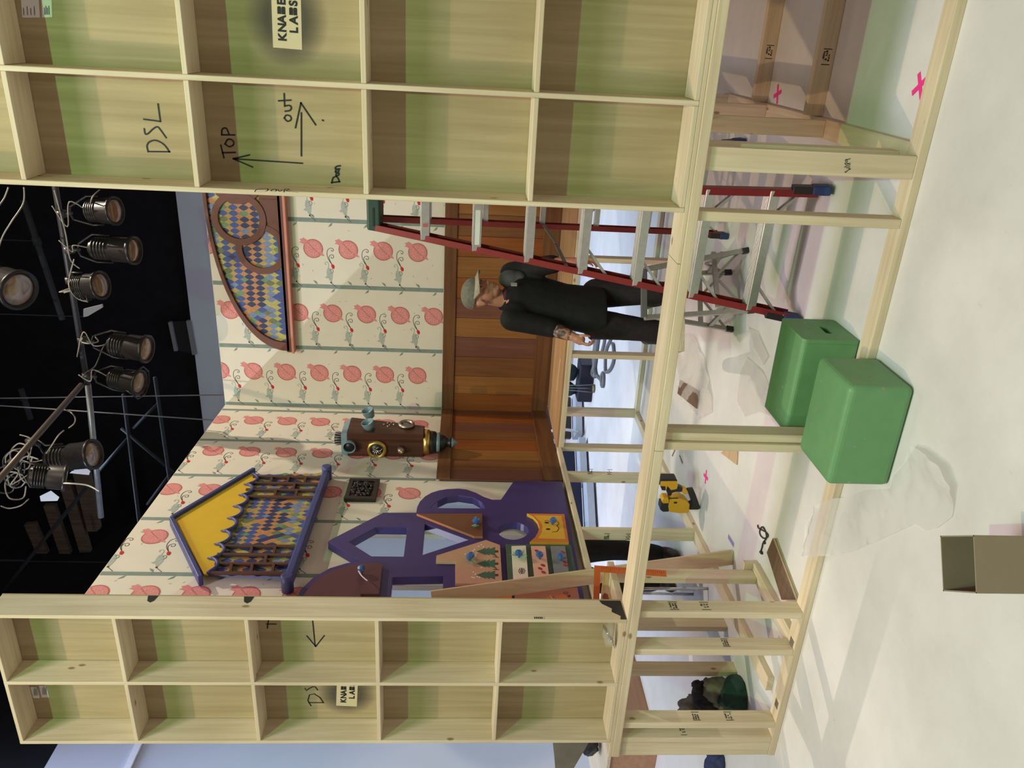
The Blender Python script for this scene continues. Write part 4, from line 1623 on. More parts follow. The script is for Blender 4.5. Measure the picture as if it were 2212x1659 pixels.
for z in (.25, .60, .95, 1.30, 1.65, 1.98):
    l_, r_ = at(RLb, RLt, z), at(RRb, RRt, z)
    m = MB().beam(l_ + Vector((.004, 0, 0)), r_ - Vector((.004, 0, 0)), (0, 0, 1), .034, .024)
    m.build('rear_bar', alu, lad, .002, 1)
for s, e in ((RLb, RLt), (RRb, RRt)):
    q, w = at(s, e, .25), at(s, e, .06)
    c = (RLb + RRb) / 2
    MB().beam(q.lerp(Vector((c.x, q.y, q.z)), .4), w, (0, 1, 0), .022, .012).build('rear_brace', alu, lad, .001, 1)
for b_, t_ in ((FLb, FLt), (FRb, FRt)):
    m = MB()
    a = (t_ - b_).normalized()
    m.beam(b_ + a * .07, b_ + a * .19, (1, 0, 0), .036, .084)
    ft = m.build('foot_collar', blkr, lad, .004)
    m = MB()
    m.beam(b_ + a * .014, b_ + a * .10, (1, 0, 0), .046, .092)
    m.build('rubber_foot', bluer, ft, .010, 3)
for b_, t_ in ((RLb, RLt), (RRb, RRt)):
    m = MB()
    a = (t_ - b_).normalized()
    m.beam(b_ + a * .06, b_ + a * .16, (1, 0, 0), .034, .068)
    ft = m.build('foot_collar', blkr, lad, .004)
    m = MB()
    m.beam(b_ + a * .014, b_ + a * .085, (1, 0, 0), .042, .074)
    m.build('rubber_foot', bluer, ft, .009, 3)
for f0, f1, r0, r1 in ((FLb, FLt, RLb, RLt), (FRb, FRt, RRb, RRt)):
    p, q = at(f0, f1, 1.22), at(r0, r1, 1.30)
    mid = p.lerp(q, .5) + Vector((0, 0, -.015))
    e = .02 if f0 is FLb else -.02
    m = MB()
    m.beam(p + Vector((e, 0, 0)), mid + Vector((e, 0, 0)), (0, 0, 1), .022, .005)
    m.beam(mid + Vector((e * 1.4, 0, 0)), q + Vector((e * 1.4, 0, 0)), (0, 0, 1), .022, .005)
    m.build('spreader', plain('dull_steel', (.22, .22, .20), .45, .7), lad, .001, 1)
m = MB()
m.hexa([(2.388, 1.285, 2.232), (2.688, 1.285, 2.232), (2.694, 1.495, 2.232), (2.394, 1.495, 2.232)],
       [(2.395, 1.295, 2.305), (2.681, 1.295, 2.305), (2.687, 1.485, 2.305), (2.401, 1.485, 2.305)])
cp = m.build('top_cap', greenc, lad, .010, 3)
m = MB().box(2.42, 2.52, 1.2865, 1.2885, 2.262, 2.272)
m.build('cap_slot', blkr, cp)
# labels on two treads, knot of rivets on the rails
for z, w0, w1, col in ((2.005, .40, .30, (.40, .10, .09)), (1.725, .18, .62, (.62, .66, .62))):
    l_, r_ = at(FLb, FLt, z), at(FRb, FRt, z)
    m = MB().beam(l_.lerp(r_, w0 * .6) + Vector((0, -.0462, -.022)), l_.lerp(r_, w1) + Vector((0, -.0462, -.022)), (0, 0, 1), .026, .0008)
    o = m.build('tread_label', plain('tread_label_%d' % int(z * 10), col, .5), lad)
    if z < 1.9:
        text_mesh('label_print', 'Made in U.S.A.', .026, plain('label_red', (.45, .05, .05), .5), o, l_.lerp(r_, w0 * .6) + Vector((.012, -.0470, -.031)), RXZ, .0002)
m = MB()
for z in (.29, .585, .875, 1.16, 1.445, 1.725, 2.005, .12):
    for d in (-.018, .018):
        q = at(FLb, FLt, z)
        m.lathe(q + Vector((-.002, d, -.02)), (-1, 0, 0), [(0, .006), (.003, .005)], 8)
        m.lathe(q + Vector((.014 + .0, -.041, -.02 + d * .3)), (0, -1, 0), [(0, .006), (.003, .005)], 8)
m.build('rivets', alu, lad)

# ================================================================== low step stool and plank the man kneels on
st = thing('step_stool', (2.0, 1.73, 0), 'low dull aluminium step stool with a handle bar, behind the red ladder', 'step stool')
F1, F2, F3, F4 = Vector((1.722, 1.762, 0)), Vector((1.958, 1.462, 0)), Vector((2.258, 1.738, 0)), Vector((2.046, 1.978, 0))
T2, T3 = U(1391, 686, 'D', 4.58), U(1391, 582, 'D', 4.66)
gal = plain('dull_aluminium', (.42, .42, .39), .45, .8, .12, 40)
cc = (F1 + F2 + F3 + F4) / 4
up = lambda p, k, z: Vector((p.x + (cc.x - p.x) * k, p.y + (cc.y - p.y) * k, z))
for p, t_ in ((F2, T2), (F3, T3), (F1, up(F1, .22, .43)), (F4, up(F4, .22, .43))):
    m = MB().beam(p + Vector((0, 0, .012)), t_, (F3 - F2), .030, .018)
    lg = m.build('leg', gal, st, .003)
    m = MB().beam(p, p + (t_ - p).normalized() * .05, (F3 - F2), .036, .026)
    m.build('rubber_tip', blkr, lg, .004)
m = MB().beam(T2, T3, (0, 0, 1), .036, .020)
m.build('handle_bar', plain('grey_handle', (.13, .13, .13), .5), st, .004)
for p, q, z0, z1 in ((F2, F3, .22, .22), (F1, F4, .22, .22), (F1, F2, .16, .16), (F3, F4, .16, .16)):
    a, c = up(p, .08, z0), up(q, .08, z1)
    MB().beam(a, c, (0, 0, 1), .030, .016).build('rung', gal, st, .002)
for p, q in ((F2, F3), (F1, F4), (F3, F4)):
    a, c = up(p, .02, .05), up(q, .08, .22).lerp(up(p, .08, .22), .45)
    MB().beam(a, c, (0, 0, 1), .016, .010).build('brace', gal, st, .002)
    a = up(q, .02, .05)
    c = up(q, .08, .22).lerp(up(p, .08, .22), .45)
    MB().beam(a, c, (0, 0, 1), .016, .010).build('brace', gal, st, .002)
m = MB()
pl4 = [up(p, .20, .448) for p in (F1, F2, F3, F4)]
m.plate([pl4], (0, 0, 1), .03)
m.build('step', plain('dark_tread', (.07, .08, .08), .6), st, .004)
ka, kb = U(1430, 717, 'D', 4.86), U(1430, 632, 'D', 4.87)
plank_dir = Vector((kb.x - ka.x, kb.y - ka.y, 0)).normalized()
pc = Vector(((ka.x + kb.x) / 2, (ka.y + kb.y) / 2, .463)) + Vector((.02, -.01, 0))
o = MB().beam(pc - plank_dir * .26, pc + plank_dir * .26, (-plank_dir.y, plank_dir.x, 0), .22, .028).build('plank', pine(0), None, .003)
tag(o, 'short pine plank laid across the low aluminium stool, just behind the front beam', 'plank')

# ================================================================== green blocks, carton, plastic
def worn_green():
    m, n, l, b = _new('worn_green_paint')
    tc = n.new('ShaderNodeTexCoord')
    nz = n.new('ShaderNodeTexNoise')
    nz.inputs['Scale'].default_value = 16
    nz.inputs['Detail'].default_value = 4
    l.new(tc.outputs['Object'], nz.inputs['Vector'])
    r1 = n.new('ShaderNodeValToRGB')
    r1.color_ramp.elements[0].color = (.115, .275, .115, 1)
    r1.color_ramp.elements[1].color = (.150, .345, .150, 1)
    l.new(nz.outputs['Fac'], r1.inputs[0])
    vo = n.new('ShaderNodeTexVoronoi')
    vo.inputs['Scale'].default_value = 17
    l.new(tc.outputs['Object'], vo.inputs['Vector'])
    n2 = n.new('ShaderNodeTexNoise')
    n2.inputs['Scale'].default_value = 7
    l.new(tc.outputs['Object'], n2.inputs['Vector'])
    mu = n.new('ShaderNodeMath')
    mu.operation = 'MULTIPLY_ADD'
    l.new(n2.outputs['Fac'], mu.inputs[0])
    mu.inputs[1].default_value = -.30
    mu.inputs[2].default_value = .245
    lt = n.new('ShaderNodeMath')
    lt.operation = 'LESS_THAN'
    l.new(vo.outputs['Distance'], lt.inputs[0])
    l.new(mu.outputs[0], lt.inputs[1])
    cm = n.new('ShaderNodeMix')
    cm.data_type = 'RGBA'
    l.new(vo.outputs['Color'], cm.inputs[0])
    cm.inputs[6].default_value = (.035, .05, .03, 1)
    cm.inputs[7].default_value = (.50, .50, .36, 1)
    mx = n.new('ShaderNodeMix')
    mx.data_type = 'RGBA'
    l.new(lt.outputs[0], mx.inputs[0])
    l.new(r1.outputs[0], mx.inputs[6])
    l.new(cm.outputs[2], mx.inputs[7])
    l.new(mx.outputs[2], b.inputs['Base Color'])
    b.inputs['Roughness'].default_value = .5
    bp_ = n.new('ShaderNodeBump')
    bp_.inputs['Strength'].default_value = .3
    bp_.inputs['Distance'].default_value = .004
    l.new(nz.outputs['Fac'], bp_.inputs['Height'])
    l.new(bp_.outputs[0], b.inputs['Normal'])
    return m


wg = worn_green()
hfront = .262
g1 = thing('green_block', (2.02, -.165, 0), 'worn green wooden block with rounded edges in front of the pine bottom plate', 'wooden block', 'worn green blocks on the floor')
MB().box(1.800, 2.246, -.322, -.002, 0, hfront).build('block_body', wg, g1, .026, 4)
g2 = thing('green_block', (2.02, .31, 0), 'worn green wooden block with a hand hole, behind the pine bottom plate', 'wooden block', 'worn green blocks on the floor')
b = MB()
hy, hz = .300, .105


def slot(ry, rz_):
    return [(hy + (.028 if math.cos(w) > 0 else -.028) + ry * math.cos(w), hz + rz_ * math.sin(w)) for w in [i * 2 * PI / 16 + .01 for i in range(16)]]


X1 = 2.255
y0, y1, zt = .165, .450, .262
def rr(y0, y1, z0, z1, r_=.022, n_=4):
    o_ = []
    for (cy, cz, a0) in ((y1 - r_, z1 - r_, 0), (y0 + r_, z1 - r_, PI / 2), (y0 + r_, z0 + r_, PI), (y1 - r_, z0 + r_, 1.5 * PI)):
        for i in range(n_ + 1):
            o_.append((cy + r_ * math.cos(a0 + i * PI / 2 / n_), cz + r_ * math.sin(a0 + i * PI / 2 / n_)))
    return o_


b.plate([[Vector((X1, y, z)) for y, z in rr(y0, y1, 0, zt)], [Vector((X1, y, z)) for y, z in slot(.018, .016)]], (1, 0, 0), .018)
b.plate([[Vector((1.815, y, z)) for y, z in rr(y0, y1, 0, zt)]], (1, 0, 0), .018)
loop = rr(y0, y1, 0, zt)
inn_ = rr(y0 + .016, y1 - .016, .016, zt - .016, .012)
k = len(loop)
vs = [Vector((x, y, z)) for x in (1.816, X1 - .0185) for y, z in loop] + [Vector((x, y, z)) for x in (1.816, X1 - .0185) for y, z in inn_]
fs = [(i, (i + 1) % k, k + (i + 1) % k, k + i) for i in range(k)] + [(2 * k + i, 3 * k + i, 3 * k + (i + 1) % k, 2 * k + (i + 1) % k) for i in range(k)]
b._add(vs, fs)
b.build('block_body', wg, g2)
b = MB()
b.plate([[Vector((X1 - .02, y, z)) for y, z in slot(.017, .015)]], (1, 0, 0), .006)
b.build('hand_hole', plain('dark_inside', (.010, .016, .010), .9), g2)

kraft = plain('kraft_cardboard', (.27, .21, .15), .85, 0, .06, 18)
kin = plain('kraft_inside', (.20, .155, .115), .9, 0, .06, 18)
bx = thing('cardboard_box', (2.0, -1.05, 0), 'tall open brown cardboard box standing on the bare floor nearest the camera', 'cardboard box')
H = .30
BL, BR = U(2031, 1157, 'Z', H), U(2037, 1277, 'Z', H)
GL, GR = U(2104, 1156, 'Z', H), U(2110, 1282, 'Z', H)
tb_ = .004


def wallp(a, c, nm):
    d_ = (c - a).normalized()
    nn_ = Vector((-d_.y, d_.x, 0))
    m = MB()
    lo = [Vector((p.x, p.y, 0)) for p in (a, c, c + nn_ * tb_, a + nn_ * tb_)]
    m.hexa(lo, [p + Vector((0, 0, H)) for p in lo])
    m.build(nm, kraft, bx)


ctr = (BL + BR + GL + GR) / 4
for a, c, nm in ((GR, GL, 'front_side'), (GL, BL, 'right_side'), (BL, BR, 'back_side'), (BR, GR, 'left_side')):
    wallp(a, c, nm)
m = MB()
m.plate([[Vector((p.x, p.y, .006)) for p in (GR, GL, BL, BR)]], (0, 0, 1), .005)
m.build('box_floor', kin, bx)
m = MB()
for f in (.35, .5):
    pass
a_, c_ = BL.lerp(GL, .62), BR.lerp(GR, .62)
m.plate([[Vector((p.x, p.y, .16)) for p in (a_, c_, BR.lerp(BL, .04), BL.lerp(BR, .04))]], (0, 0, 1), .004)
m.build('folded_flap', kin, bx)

film = glassy('clear_plastic_film', (.86, .86, .85), .42, .14)
pa = [U(x, y, 'Z', 0).to_2d() for x, y in ((1768, 1206), (1840, 1192), (1905, 1166), (1978, 1132), (2000, 1147), (2030, 1140), (2060, 1116), (2074, 1052), (2058, 1008), (2012, 972), (1985, 964), (1968, 986), (1930, 1030), (1925, 1056), (1868, 1060), (1776, 1094), (1745, 1130), (1742, 1200))]


def zf(x, y):
    q = noise.noise(Vector((x * 7, y * 7, .3))) * .5 + abs(noise.noise(Vector((x * 19, y * 11, 2.1)))) * .8
    z = .006 + .020 * max(0, q)
    if -.02 < y < .15:
        z = max(z, .044 + .012 * max(0, q))
    if x > 1.97:
        z += .05 * max(0, math.sin((x - 1.97) * 11)) * (1 - min(1, abs(y + .62) / .5))
    return z


o = sheet('plastic_sheet', pa, zf, film, .022)
tag(o, 'loose clear plastic sheet lying over the front bottom plate next to the green block', 'plastic sheet', 'clear plastic sheets on the floor')
film2 = glassy('cloudy_plastic_film', (.78, .74, .70), .42, .25)
for px, lab in (([(1476, 720), (1500, 722), (1525, 775), (1541, 850), (1541, 890), (1512, 905), (1478, 860), (1462, 790), (1462, 745)], 'crumpled clear plastic sheet on the inner floor by the brown board'),
                ([(1592, 866), (1600, 800), (1618, 772), (1650, 800), (1676, 860), (1674, 900), (1640, 890), (1610, 900)], 'folded clear plastic sheet on the inner floor left of the farther green block'),
                ([(1618, 706), (1640, 716), (1664, 770), (1652, 790), (1630, 752)], 'small fold of clear plastic sheet between the ladder foot and the green block')):
    p2 = [U(x, y, 'Z', 0).to_2d() for x, y in px]

    def zg(x, y):
        q = abs(noise.noise(Vector((x * 5 + y * 4, y * 3, 1.3))))
        return .004 + .075 * q * q + .012 * abs(noise.noise(Vector((x * 16, y * 14, .2))))
    o = sheet('plastic_sheet', p2, zg, film2, .03)
    tag(o, lab, 'plastic sheet', 'clear plastic sheets on the floor')

# ================================================================== nail gun, cord, hinges
ny = 1.80
ng = thing('nail_gun', tuple(U(1500, 1065, 'Z', 0)), 'yellow and black cordless nail gun standing on the inner floor', 'nail gun')
ylw = plain('tool_yellow', (.66, .36, .02), .4, 0, .05)
tblk = plain('tool_black', (.022, .022, .025), .45)


def slabY(nm, px, th, mat, par, yc=ny, k=4.0218, ox=1250, oy=1000, bev=.006):
    m = MB()
    m.plate([[U(ox + x / k, oy + y / k, 'Y', yc) + Vector((0, -th / 2, 0)) for x, y in px]], F, th)
    return m.build(nm, mat, par, bev, 3)


body = slabY('nose_housing', [(820, 295), (910, 285), (960, 300), (990, 335), (980, 408), (900, 412), (812, 400), (805, 350)], .085, ylw, ng)
slabY('front_housing', [(765, 283), (812, 283), (815, 330), (760, 330), (748, 312)], .075, ylw, ng)
slabY('rear_guard', [(745, 328), (812, 330), (812, 402), (760, 404), (735, 385)], .075, tblk, ng)
slabY('motor_housing', [(740, 135), (880, 135), (890, 165), (880, 205), (830, 215), (800, 180), (790, 215), (745, 205), (733, 175)], .080, ylw, ng)
slabY('battery', [(745, 116), (875, 116), (888, 136), (740, 138), (732, 170), (726, 165)], .075, tblk, ng)
slabY('trigger_grip', [(805, 180), (880, 180), (935, 205), (935, 240), (880, 240), (845, 250), (835, 275), (808, 272), (795, 230)], .045, tblk, ng)
slabY('grip_collar', [(935, 205), (960, 215), (982, 235), (975, 258), (945, 260), (928, 235)], .05, ylw, ng)
slabY('magazine', [(975, 222), (1028, 216), (1050, 265), (1092, 385), (1070, 400), (1000, 400), (985, 395), (978, 340), (1012, 330)], .030, tblk, ng)
slabY('housing_window', [(738, 176), (780, 178), (782, 215), (750, 212)], .084, tblk, ng, bev=.002)
m = MB()
lnx = lambda x, y: U(1250 + x / 4.0218, 1000 + y / 4.0218, 'Y', ny - .0435)
m.ribbon([lnx(820, 308), lnx(895, 306)], F, .008)
m.ribbon([lnx(872, 345), lnx(884, 345)], F, .014)
m.build('tool_print', ink, body)
# drop it onto the floor
low = min((o.matrix_basis @ v.co).z for o in bpy.data.objects if o.parent == ng for v in o.data.vertices)
for o in [q for q in bpy.data.objects if q.parent == ng]:
    for v in o.data.vertices:
        v.co.z -= low - .001
    for q in [w for w in bpy.data.objects if w.parent == o]:
        for v in q.data.vertices:
            v.co.z -= low - .001

cpx = [(1637, 1134), (1640, 1141), (1655, 1150), (1659, 1158), (1652, 1163), (1643, 1157), (1641, 1147), (1648, 1138), (1654, 1150), (1655, 1162), (1650, 1172), (1646, 1182), (1643, 1192)]
m = MB().tube(smooth_curve([U(x, y, 'Z', .005) + Vector((0, 0, .004 * (i % 3 == 1))) for i, (x, y) in enumerate(cpx)], 6), .004, 8)
co = m.build('cable', plain('black_cable', (.02, .02, .022), .5))
m = MB()
m.tube([U(1643, 1192, 'Z', .007), U(1646, 1195, 'Z', .007)], .009, 8)
m.build('plug', blkr, co)
MB().tube([U(1650, 1170, 'Z', .007), U(1652, 1174, 'Z', .007)], .007, 8).build('plug', blkr, co)
tag(co, 'short black cable looped on the inner floor', 'cable')

hp = thing('hinge_packet', tuple(U(1325, 1418, 'Z', .942)), 'clear packet of metal hinges in the lowest bay of the narrower flat', 'hinge packet')
stl = metal('zinc_plate', (.62, .63, .62), .3)
for i, (x, y, rz_) in enumerate(((1313, 1432, .3), (1316, 1412, -.5), (1324, 1400, .2), (1326, 1425, .9))):
    c = Vector((.615 + .024 * i, .085 - .012 * (i % 2), .960 + .012 * i))
    d_ = Vector((math.cos(rz_), math.sin(rz_) * .3, .35)).normalized()
    m = MB()
    m.beam(c - d_ * .035, c, (0, 1, 0), .035, .004)
    m.beam(c + Vector((0, 0, .002)), c + d_ * .03 + Vector((0, 0, .008)), (0, 1, 0), .035, .004)
    m.tube([c + Vector((0, -.02, 0)), c + Vector((0, .02, 0))], .005, 8)
    m.build('hinge', stl, hp)
bag = MB()
bag.ball((.655, .08, .975), (.075, .045, .036), 14, 10)
bg = bag.build('plastic_pouch', glassy('clear_pouch', (.85, .88, .86), .13, .08), hp)
for v in bg.data.vertices:
    d_ = v.co - Vector((.655, .08, .975))
    v.co += d_ * .35 * noise.noise(v.co * 40)
    v.co.z = max(v.co.z, .9425)

# ================================================================== people
def skin_mat(name, c, var=.12):
    return plain(name, c, .5, 0, var, 22, .1)


def loft(b, secs, right, seg=18):
    """secs: (centre, half width across 'right', half depth, axis up)"""
    right = Vector(right).normalized()
    rings = []
    for i, (c, rx_, ry_) in enumerate(secs):
        c = Vector(c)
        a = (Vector(secs[min(i + 1, len(secs) - 1)][0]) - Vector(secs[max(i - 1, 0)][0])).normalized()
        r_ = (right - a * right.dot(a)).normalized()
        f_ = a.cross(r_)
        rings.append([c + r_ * rx_ * math.cos(2 * PI * k / seg) + f_ * ry_ * math.sin(2 * PI * k / seg) for k in range(seg)])
    vs = [p for r in rings for p in r]
    fs = []
    for i in range(len(rings) - 1):
        for k in range(seg):
            k2 = (k + 1) % seg
            fs.append((i * seg + k, i * seg + k2, (i + 1) * seg + k2, (i + 1) * seg + k))
    fs.append(tuple(range(seg - 1, -1, -1)))
    fs.append(tuple((len(rings) - 1) * seg + k for k in range(seg)))
    b._add(vs, fs, 0, True)


def limb(b, pts, rads, seg=14):
    c = smooth_curve(pts, 5)
    rr_ = []
    for i in range(len(pts) - 1):
        for k in range(5):
            rr_.append(rads[i] + (rads[i + 1] - rads[i]) * k / 5)
    rr_.append(rads[-1])
    b.tube(c, rr_, seg)
    b.ball(pts[0], rads[0] * .99, 12, 8)
    b.ball(pts[-1], rads[-1] * .99, 12, 8)


def fuse(o, vox, it=4, fac=.5):
    """weld overlapping volumes into one continuous skin"""
    m = o.modifiers.new('weld', 'REMESH')
    m.mode = 'VOXEL'
    m.voxel_size = vox
    m.use_smooth_shade = True
    s = o.modifiers.new('soften', 'SMOOTH')
    s.iterations = it
    s.factor = fac
    return o


def head(b, c, f, up, right, s=1.0):
    """skull, jaw, nose, ears and brow as volumes; c: middle of the head"""
    R3 = Matrix((right, f, up)).transposed()
    P = lambda x, y, z: c + (right * x + f * y + up * z) * s
    b.ball(P(0, -.012, .030), (.076 * s, .094 * s, .088 * s), 18, 12, 0, R3)
    b.ball(P(0, .022, -.022), (.064 * s, .070 * s, .082 * s), 18, 12, 0, R3)
    b.ball(P(0, .038, -.078), (.046 * s, .046 * s, .038 * s), 14, 10, 0, R3)
    b.ball(P(0, .068, -.092), (.024 * s, .018 * s, .018 * s), 10, 8, 0, R3)
    for e in (-1, 1):
        b.ball(P(e * .036, .062, -.022), (.024 * s, .022 * s, .022 * s), 10, 8, 0, R3)
        b.ball(P(e * .030, .078, .022), (.026 * s, .012 * s, .009 * s), 10, 8, 0, R3)
        b.ball(P(e * .079, -.008, -.004), (.010 * s, .020 * s, .033 * s), 10, 8, 0, R3)
        b.ball(P(e * .083, -.016, .010), (.008 * s, .016 * s, .018 * s), 8, 6, 0, R3)
        b.ball(P(e * .012, .096, -.030), (.010 * s, .011 * s, .008 * s), 8, 6, 0, R3)
    b.tube([P(0, .085, .016), P(0, .098, -.010), P(0, .108, -.028), P(0, .092, -.038)], [.009 * s, .011 * s, .013 * s, .008 * s], 8)
    b.tube([P(-.026, .080, -.060), P(0, .093, -.058), P(.026, .080, -.060)], [.006 * s, .008 * s, .006 * s], 8)
    b.tube([P(-.022, .080, -.070), P(0, .090, -.071), P(.022, .080, -.070)], [.006 * s, .008 * s, .006 * s], 8)
    return P


def face_parts(par, P, f, s=1.0, hair=(.10, .09, .08)):
    eye = plain('eye_white', (.34, .27, .22), .3)
    iris = plain('eye_dark', (.02, .015, .012), .2)
    for e in (-1, 1):
        o = MB().ball(P(e * .030, .0755, .010), .0105 * s, 10, 8).build('eye', eye, par)
        MB().ball(P(e * .030, .0825, .010), .0056 * s, 8, 6).build('iris', iris, o)
        MB().tube([P(e * .014, .089, .028), P(e * .030, .090, .033), P(e * .048, .078, .027)], [.004, .0055, .003], 6).build('eyebrow', plain('brow_hair', hair, .8), par)
    MB().tube([P(-.024, .084, -.0655), P(0, .0955, -.0648), P(.024, .084, -.0655)], .0026, 6).build('mouth', plain('lip_line', (.14, .04, .035), .6), par)


Z3 = Vector((0, 0, 1))
D = lambda x, y, d: U(x, y, 'D', d)
# ---------------------------------------------------------------- man by the ladder
f = Vector((.90, -.44, 0)).normalized()
rt = Vector((f.y, -f.x, 0))
man = thing('person', (1.87, 1.62, .48), 'person in black shirt and grey cap behind the red ladder, one hand on its rail', 'person')
hc = D(1039, 634, 4.88)
fh = (f + Vector((0, 0, -.10))).normalized()
rh = Vector((fh.y, -fh.x, 0)).normalized()
uh = rh.cross(fh).normalized()
if uh.z < 0:
    uh = -uh
nS, nE, nW = D(1104, 690, 4.77), D(1180, 706, 4.77), D(1240, 728, 4.70)
fS, fE, fW = D(1104, 590, 5.04), D(1180, 573, 4.84), D(1248, 566, 4.58)
neck = D(1096, 646, 4.93)
chest = D(1135, 645, 4.92)
waist = D(1215, 660, 4.92)
pel = D(1285, 670, 4.92)
nH, fH = D(1288, 700, 4.90), D(1288, 634, 5.00)
nK, fK = D(1430, 717, 4.86), D(1430, 632, 4.87)
nK.z = fK.z = .548
lb_ = Vector((-.42, .90, 0)).normalized()
nA, fA = nK + lb_ * .37 + Z3 * -.01, fK + lb_ * .37 + Z3 * -.01
skin = skin_mat('man_skin', (.42, .20, .13))
b = MB()
P = head(b, hc, fh, uh, rh, .98)
b.tube([hc - uh * .05 - fh * .02, neck + Z3 * .01, neck - Z3 * .06], [.052, .056, .07], 14)
loft(b, [(pel - Z3 * .03, .08, .07), (pel + Z3 * .02, .120, .085), (waist, .130, .092), (chest - Z3 * .05, .155, .108), (chest + Z3 * .06, .160, .10), (neck - Z3 * .03, .09, .07)], rt)
limb(b, [nS, nE, nE.lerp(nW, .5), nW], [.052, .042, .038, .026])
limb(b, [fS, fE, fE.lerp(fW, .5), fW], [.052, .042, .038, .026])
limb(b, [nH, nK], [.075, .050])
limb(b, [fH, fK], [.075, .050])
limb(b, [nK, nA], [.053, .036])
limb(b, [fK, fA], [.053, .036])
# near hand: thumb and fingers closed round a small object
HD = 4.70
hp_ = lambda x, y, d=0.0: D(x, y, HD + d)
b.tube([nW, hp_(1246, 731), hp_(1256, 736), hp_(1261, 739)], [.024, .030, .030, .020], 10)
b.ball(hp_(1252, 733), (.030, .026, .034), 10, 8)
for pts, r0 in (([(1250, 727, -.01), (1260, 724.5, -.03), (1268, 725, -.03), (1276, 727.5, -.02)], .0095),
                ([(1258, 740, -.02), (1269, 744, -.03), (1277, 740, -.035), (1281, 732, -.03)], .0088),
                ([(1258, 741, .0), (1270, 745.5, -.005), (1279, 742, -.012), (1284, 734, -.01)], .0090),
                ([(1258, 740, .02), (1268, 745, .02), (1277, 743, .015), (1281, 736, .014)], .0085),
                ([(1256, 739, .04), (1265, 743, .042), (1272, 742, .04), (1275, 736, .036)], .0075)):
    b.tube(smooth_curve([hp_(*q) for q in pts], 4), [r0 * (1.08 - .3 * i / 12) for i in range(13)], 8)
# far hand laid over the ladder rail
FD_ = 4.50
hq = lambda x, y, d=0.0: D(x - 2, y - 3, FD_ + d)
b.tube([fW, hq(1256, 566, .04), hq(1266, 566), hq(1271, 567)], [.026, .030, .028, .018], 10)
for pts, r0 in (([(1257, 570, -.02), (1264, 575, -.05), (1272, 578, -.06)], .0095), ([(1268, 563, -.03), (1281, 563, -.06), (1291, 571, -.06), (1294, 578, -.05)], .0088),
                ([(1269, 564, -.01), (1283, 565, -.035), (1292, 573, -.04), (1294, 580, -.03)], .0090), ([(1270, 567, .01), (1282, 569, -.01), (1289, 576, -.015), (1290, 582, -.01)], .0086),
                ([(1269, 570, .03), (1278, 573, .015), (1284, 579, .01)], .0076)):
    c = smooth_curve([hq(*q) for q in pts], 4)
    b.tube(c, [r0 * (1.08 - .3 * i / (len(c) - 1)) for i in range(len(c))], 8)
bod = fuse(b.build('body', skin, man), .0052, 3, .5)
face_parts(man, P, fh, .98, (.07, .055, .05))
stub = MB()
shirt_m = plain('black_shirt_cloth', (.008, .008, .009), .8, 0, .3, 30, .2, .25)
b = MB()
loft(b, [(pel - Z3 * .055, .168, .128), (pel + Z3 * .04, .168, .125), (waist, .158, .118), (chest - Z3 * .06, .172, .125), (chest + Z3 * .05, .176, .124), (neck - Z3 * .050 + f * .008, .132, .108), (neck - Z3 * .018 + f * .006, .092, .088), (neck + Z3 * .004, .070, .072)], rt)
limb(b, [nS, nE, nE.lerp(nW, .22)], [.070, .060, .055])
limb(b, [fS, fE, fE.lerp(fW, .25)], [.072, .060, .055])
b.ball(nS.lerp(chest, .3), .082, 12, 8)
b.ball(fS.lerp(chest, .3), .085, 12, 8)
sh = fuse(b.build('shirt', shirt_m, man), .011, 5)
b = MB()
cn = neck + Z3 * .012
b.tube([cn + rt * .060 * math.cos(w) + f * .056 * math.sin(w) + Z3 * (.006 - .025 * math.sin(w)) for w in [i * 2 * PI / 20 for i in range(20)]], .012, 8, 0, True)
b.build('collar', shirt_m, sh)
b = MB()
b.ball(neck + Z3 * .012 + f * .028, (.056, .052, .026), 14, 8)
b.build('undershirt', plain('maroon_cloth', (.06, .012, .018), .8), man)
b = MB()
q0 = D(1102, 603, 4.90)
b.ball(q0, (.060, .050, .075), 14, 9)
b.ball(q0 + Vector((.01, .0, -.05)), (.045, .045, .05), 12, 8)
fuse(b.build('lit_shoulder_patch', plain('lit_shirt_grey', (.075, .072, .075), .8, 0, .25, 30, .2), man), .011, 3)  # lighter grey lump: light on the far shoulder put into the cloth colour
b = MB()
b.box(-.012, .012, -.003, .003, -.018, .018)
bd = D(1110, 617, 4.80)
for i, v in enumerate(b.v):
    b.v[i] = bd + rt * v.x + f * (v.y + .01) + Z3 * v.z
b.build('badge', plain('badge_grey', (.35, .34, .30), .5), man)
# tattooed forearm
b = MB()
limb(b, [nE.lerp(nW, .18), nE.lerp(nW, .5), nE.lerp(nW, .86)], [.0445, .0405, .031])
tm, n_, l_, bs = _new('forearm_tattoo')
tc = n_.new('ShaderNodeTexCoord')
nz = n_.new('ShaderNodeTexNoise')
nz.inputs['Scale'].default_value = 34
nz.inputs['Detail'].default_value = 2
l_.new(tc.outputs['Object'], nz.inputs['Vector'])
cr = n_.new('ShaderNodeValToRGB')
cr.color_ramp.elements[0].position = .50
cr.color_ramp.elements[1].position = .62
cr.color_ramp.elements[0].color = (.055, .042, .036, 1)
cr.color_ramp.elements[1].color = (.36, .18, .12, 1)
l_.new(nz.outputs['Fac'], cr.inputs[0])
l_.new(cr.outputs[0], bs.inputs['Base Color'])
b.build('tattoo', tm, man)
trs = plain('charcoal_trouser_cloth', (.016, .012, .014), .8, 0, .3, 30, .2, .25)
b = MB()
loft(b, [(pel - Z3 * .045, .10, .10), (pel - Z3 * .01, .150, .120), (pel + Z3 * .06, .158, .118)], rt)
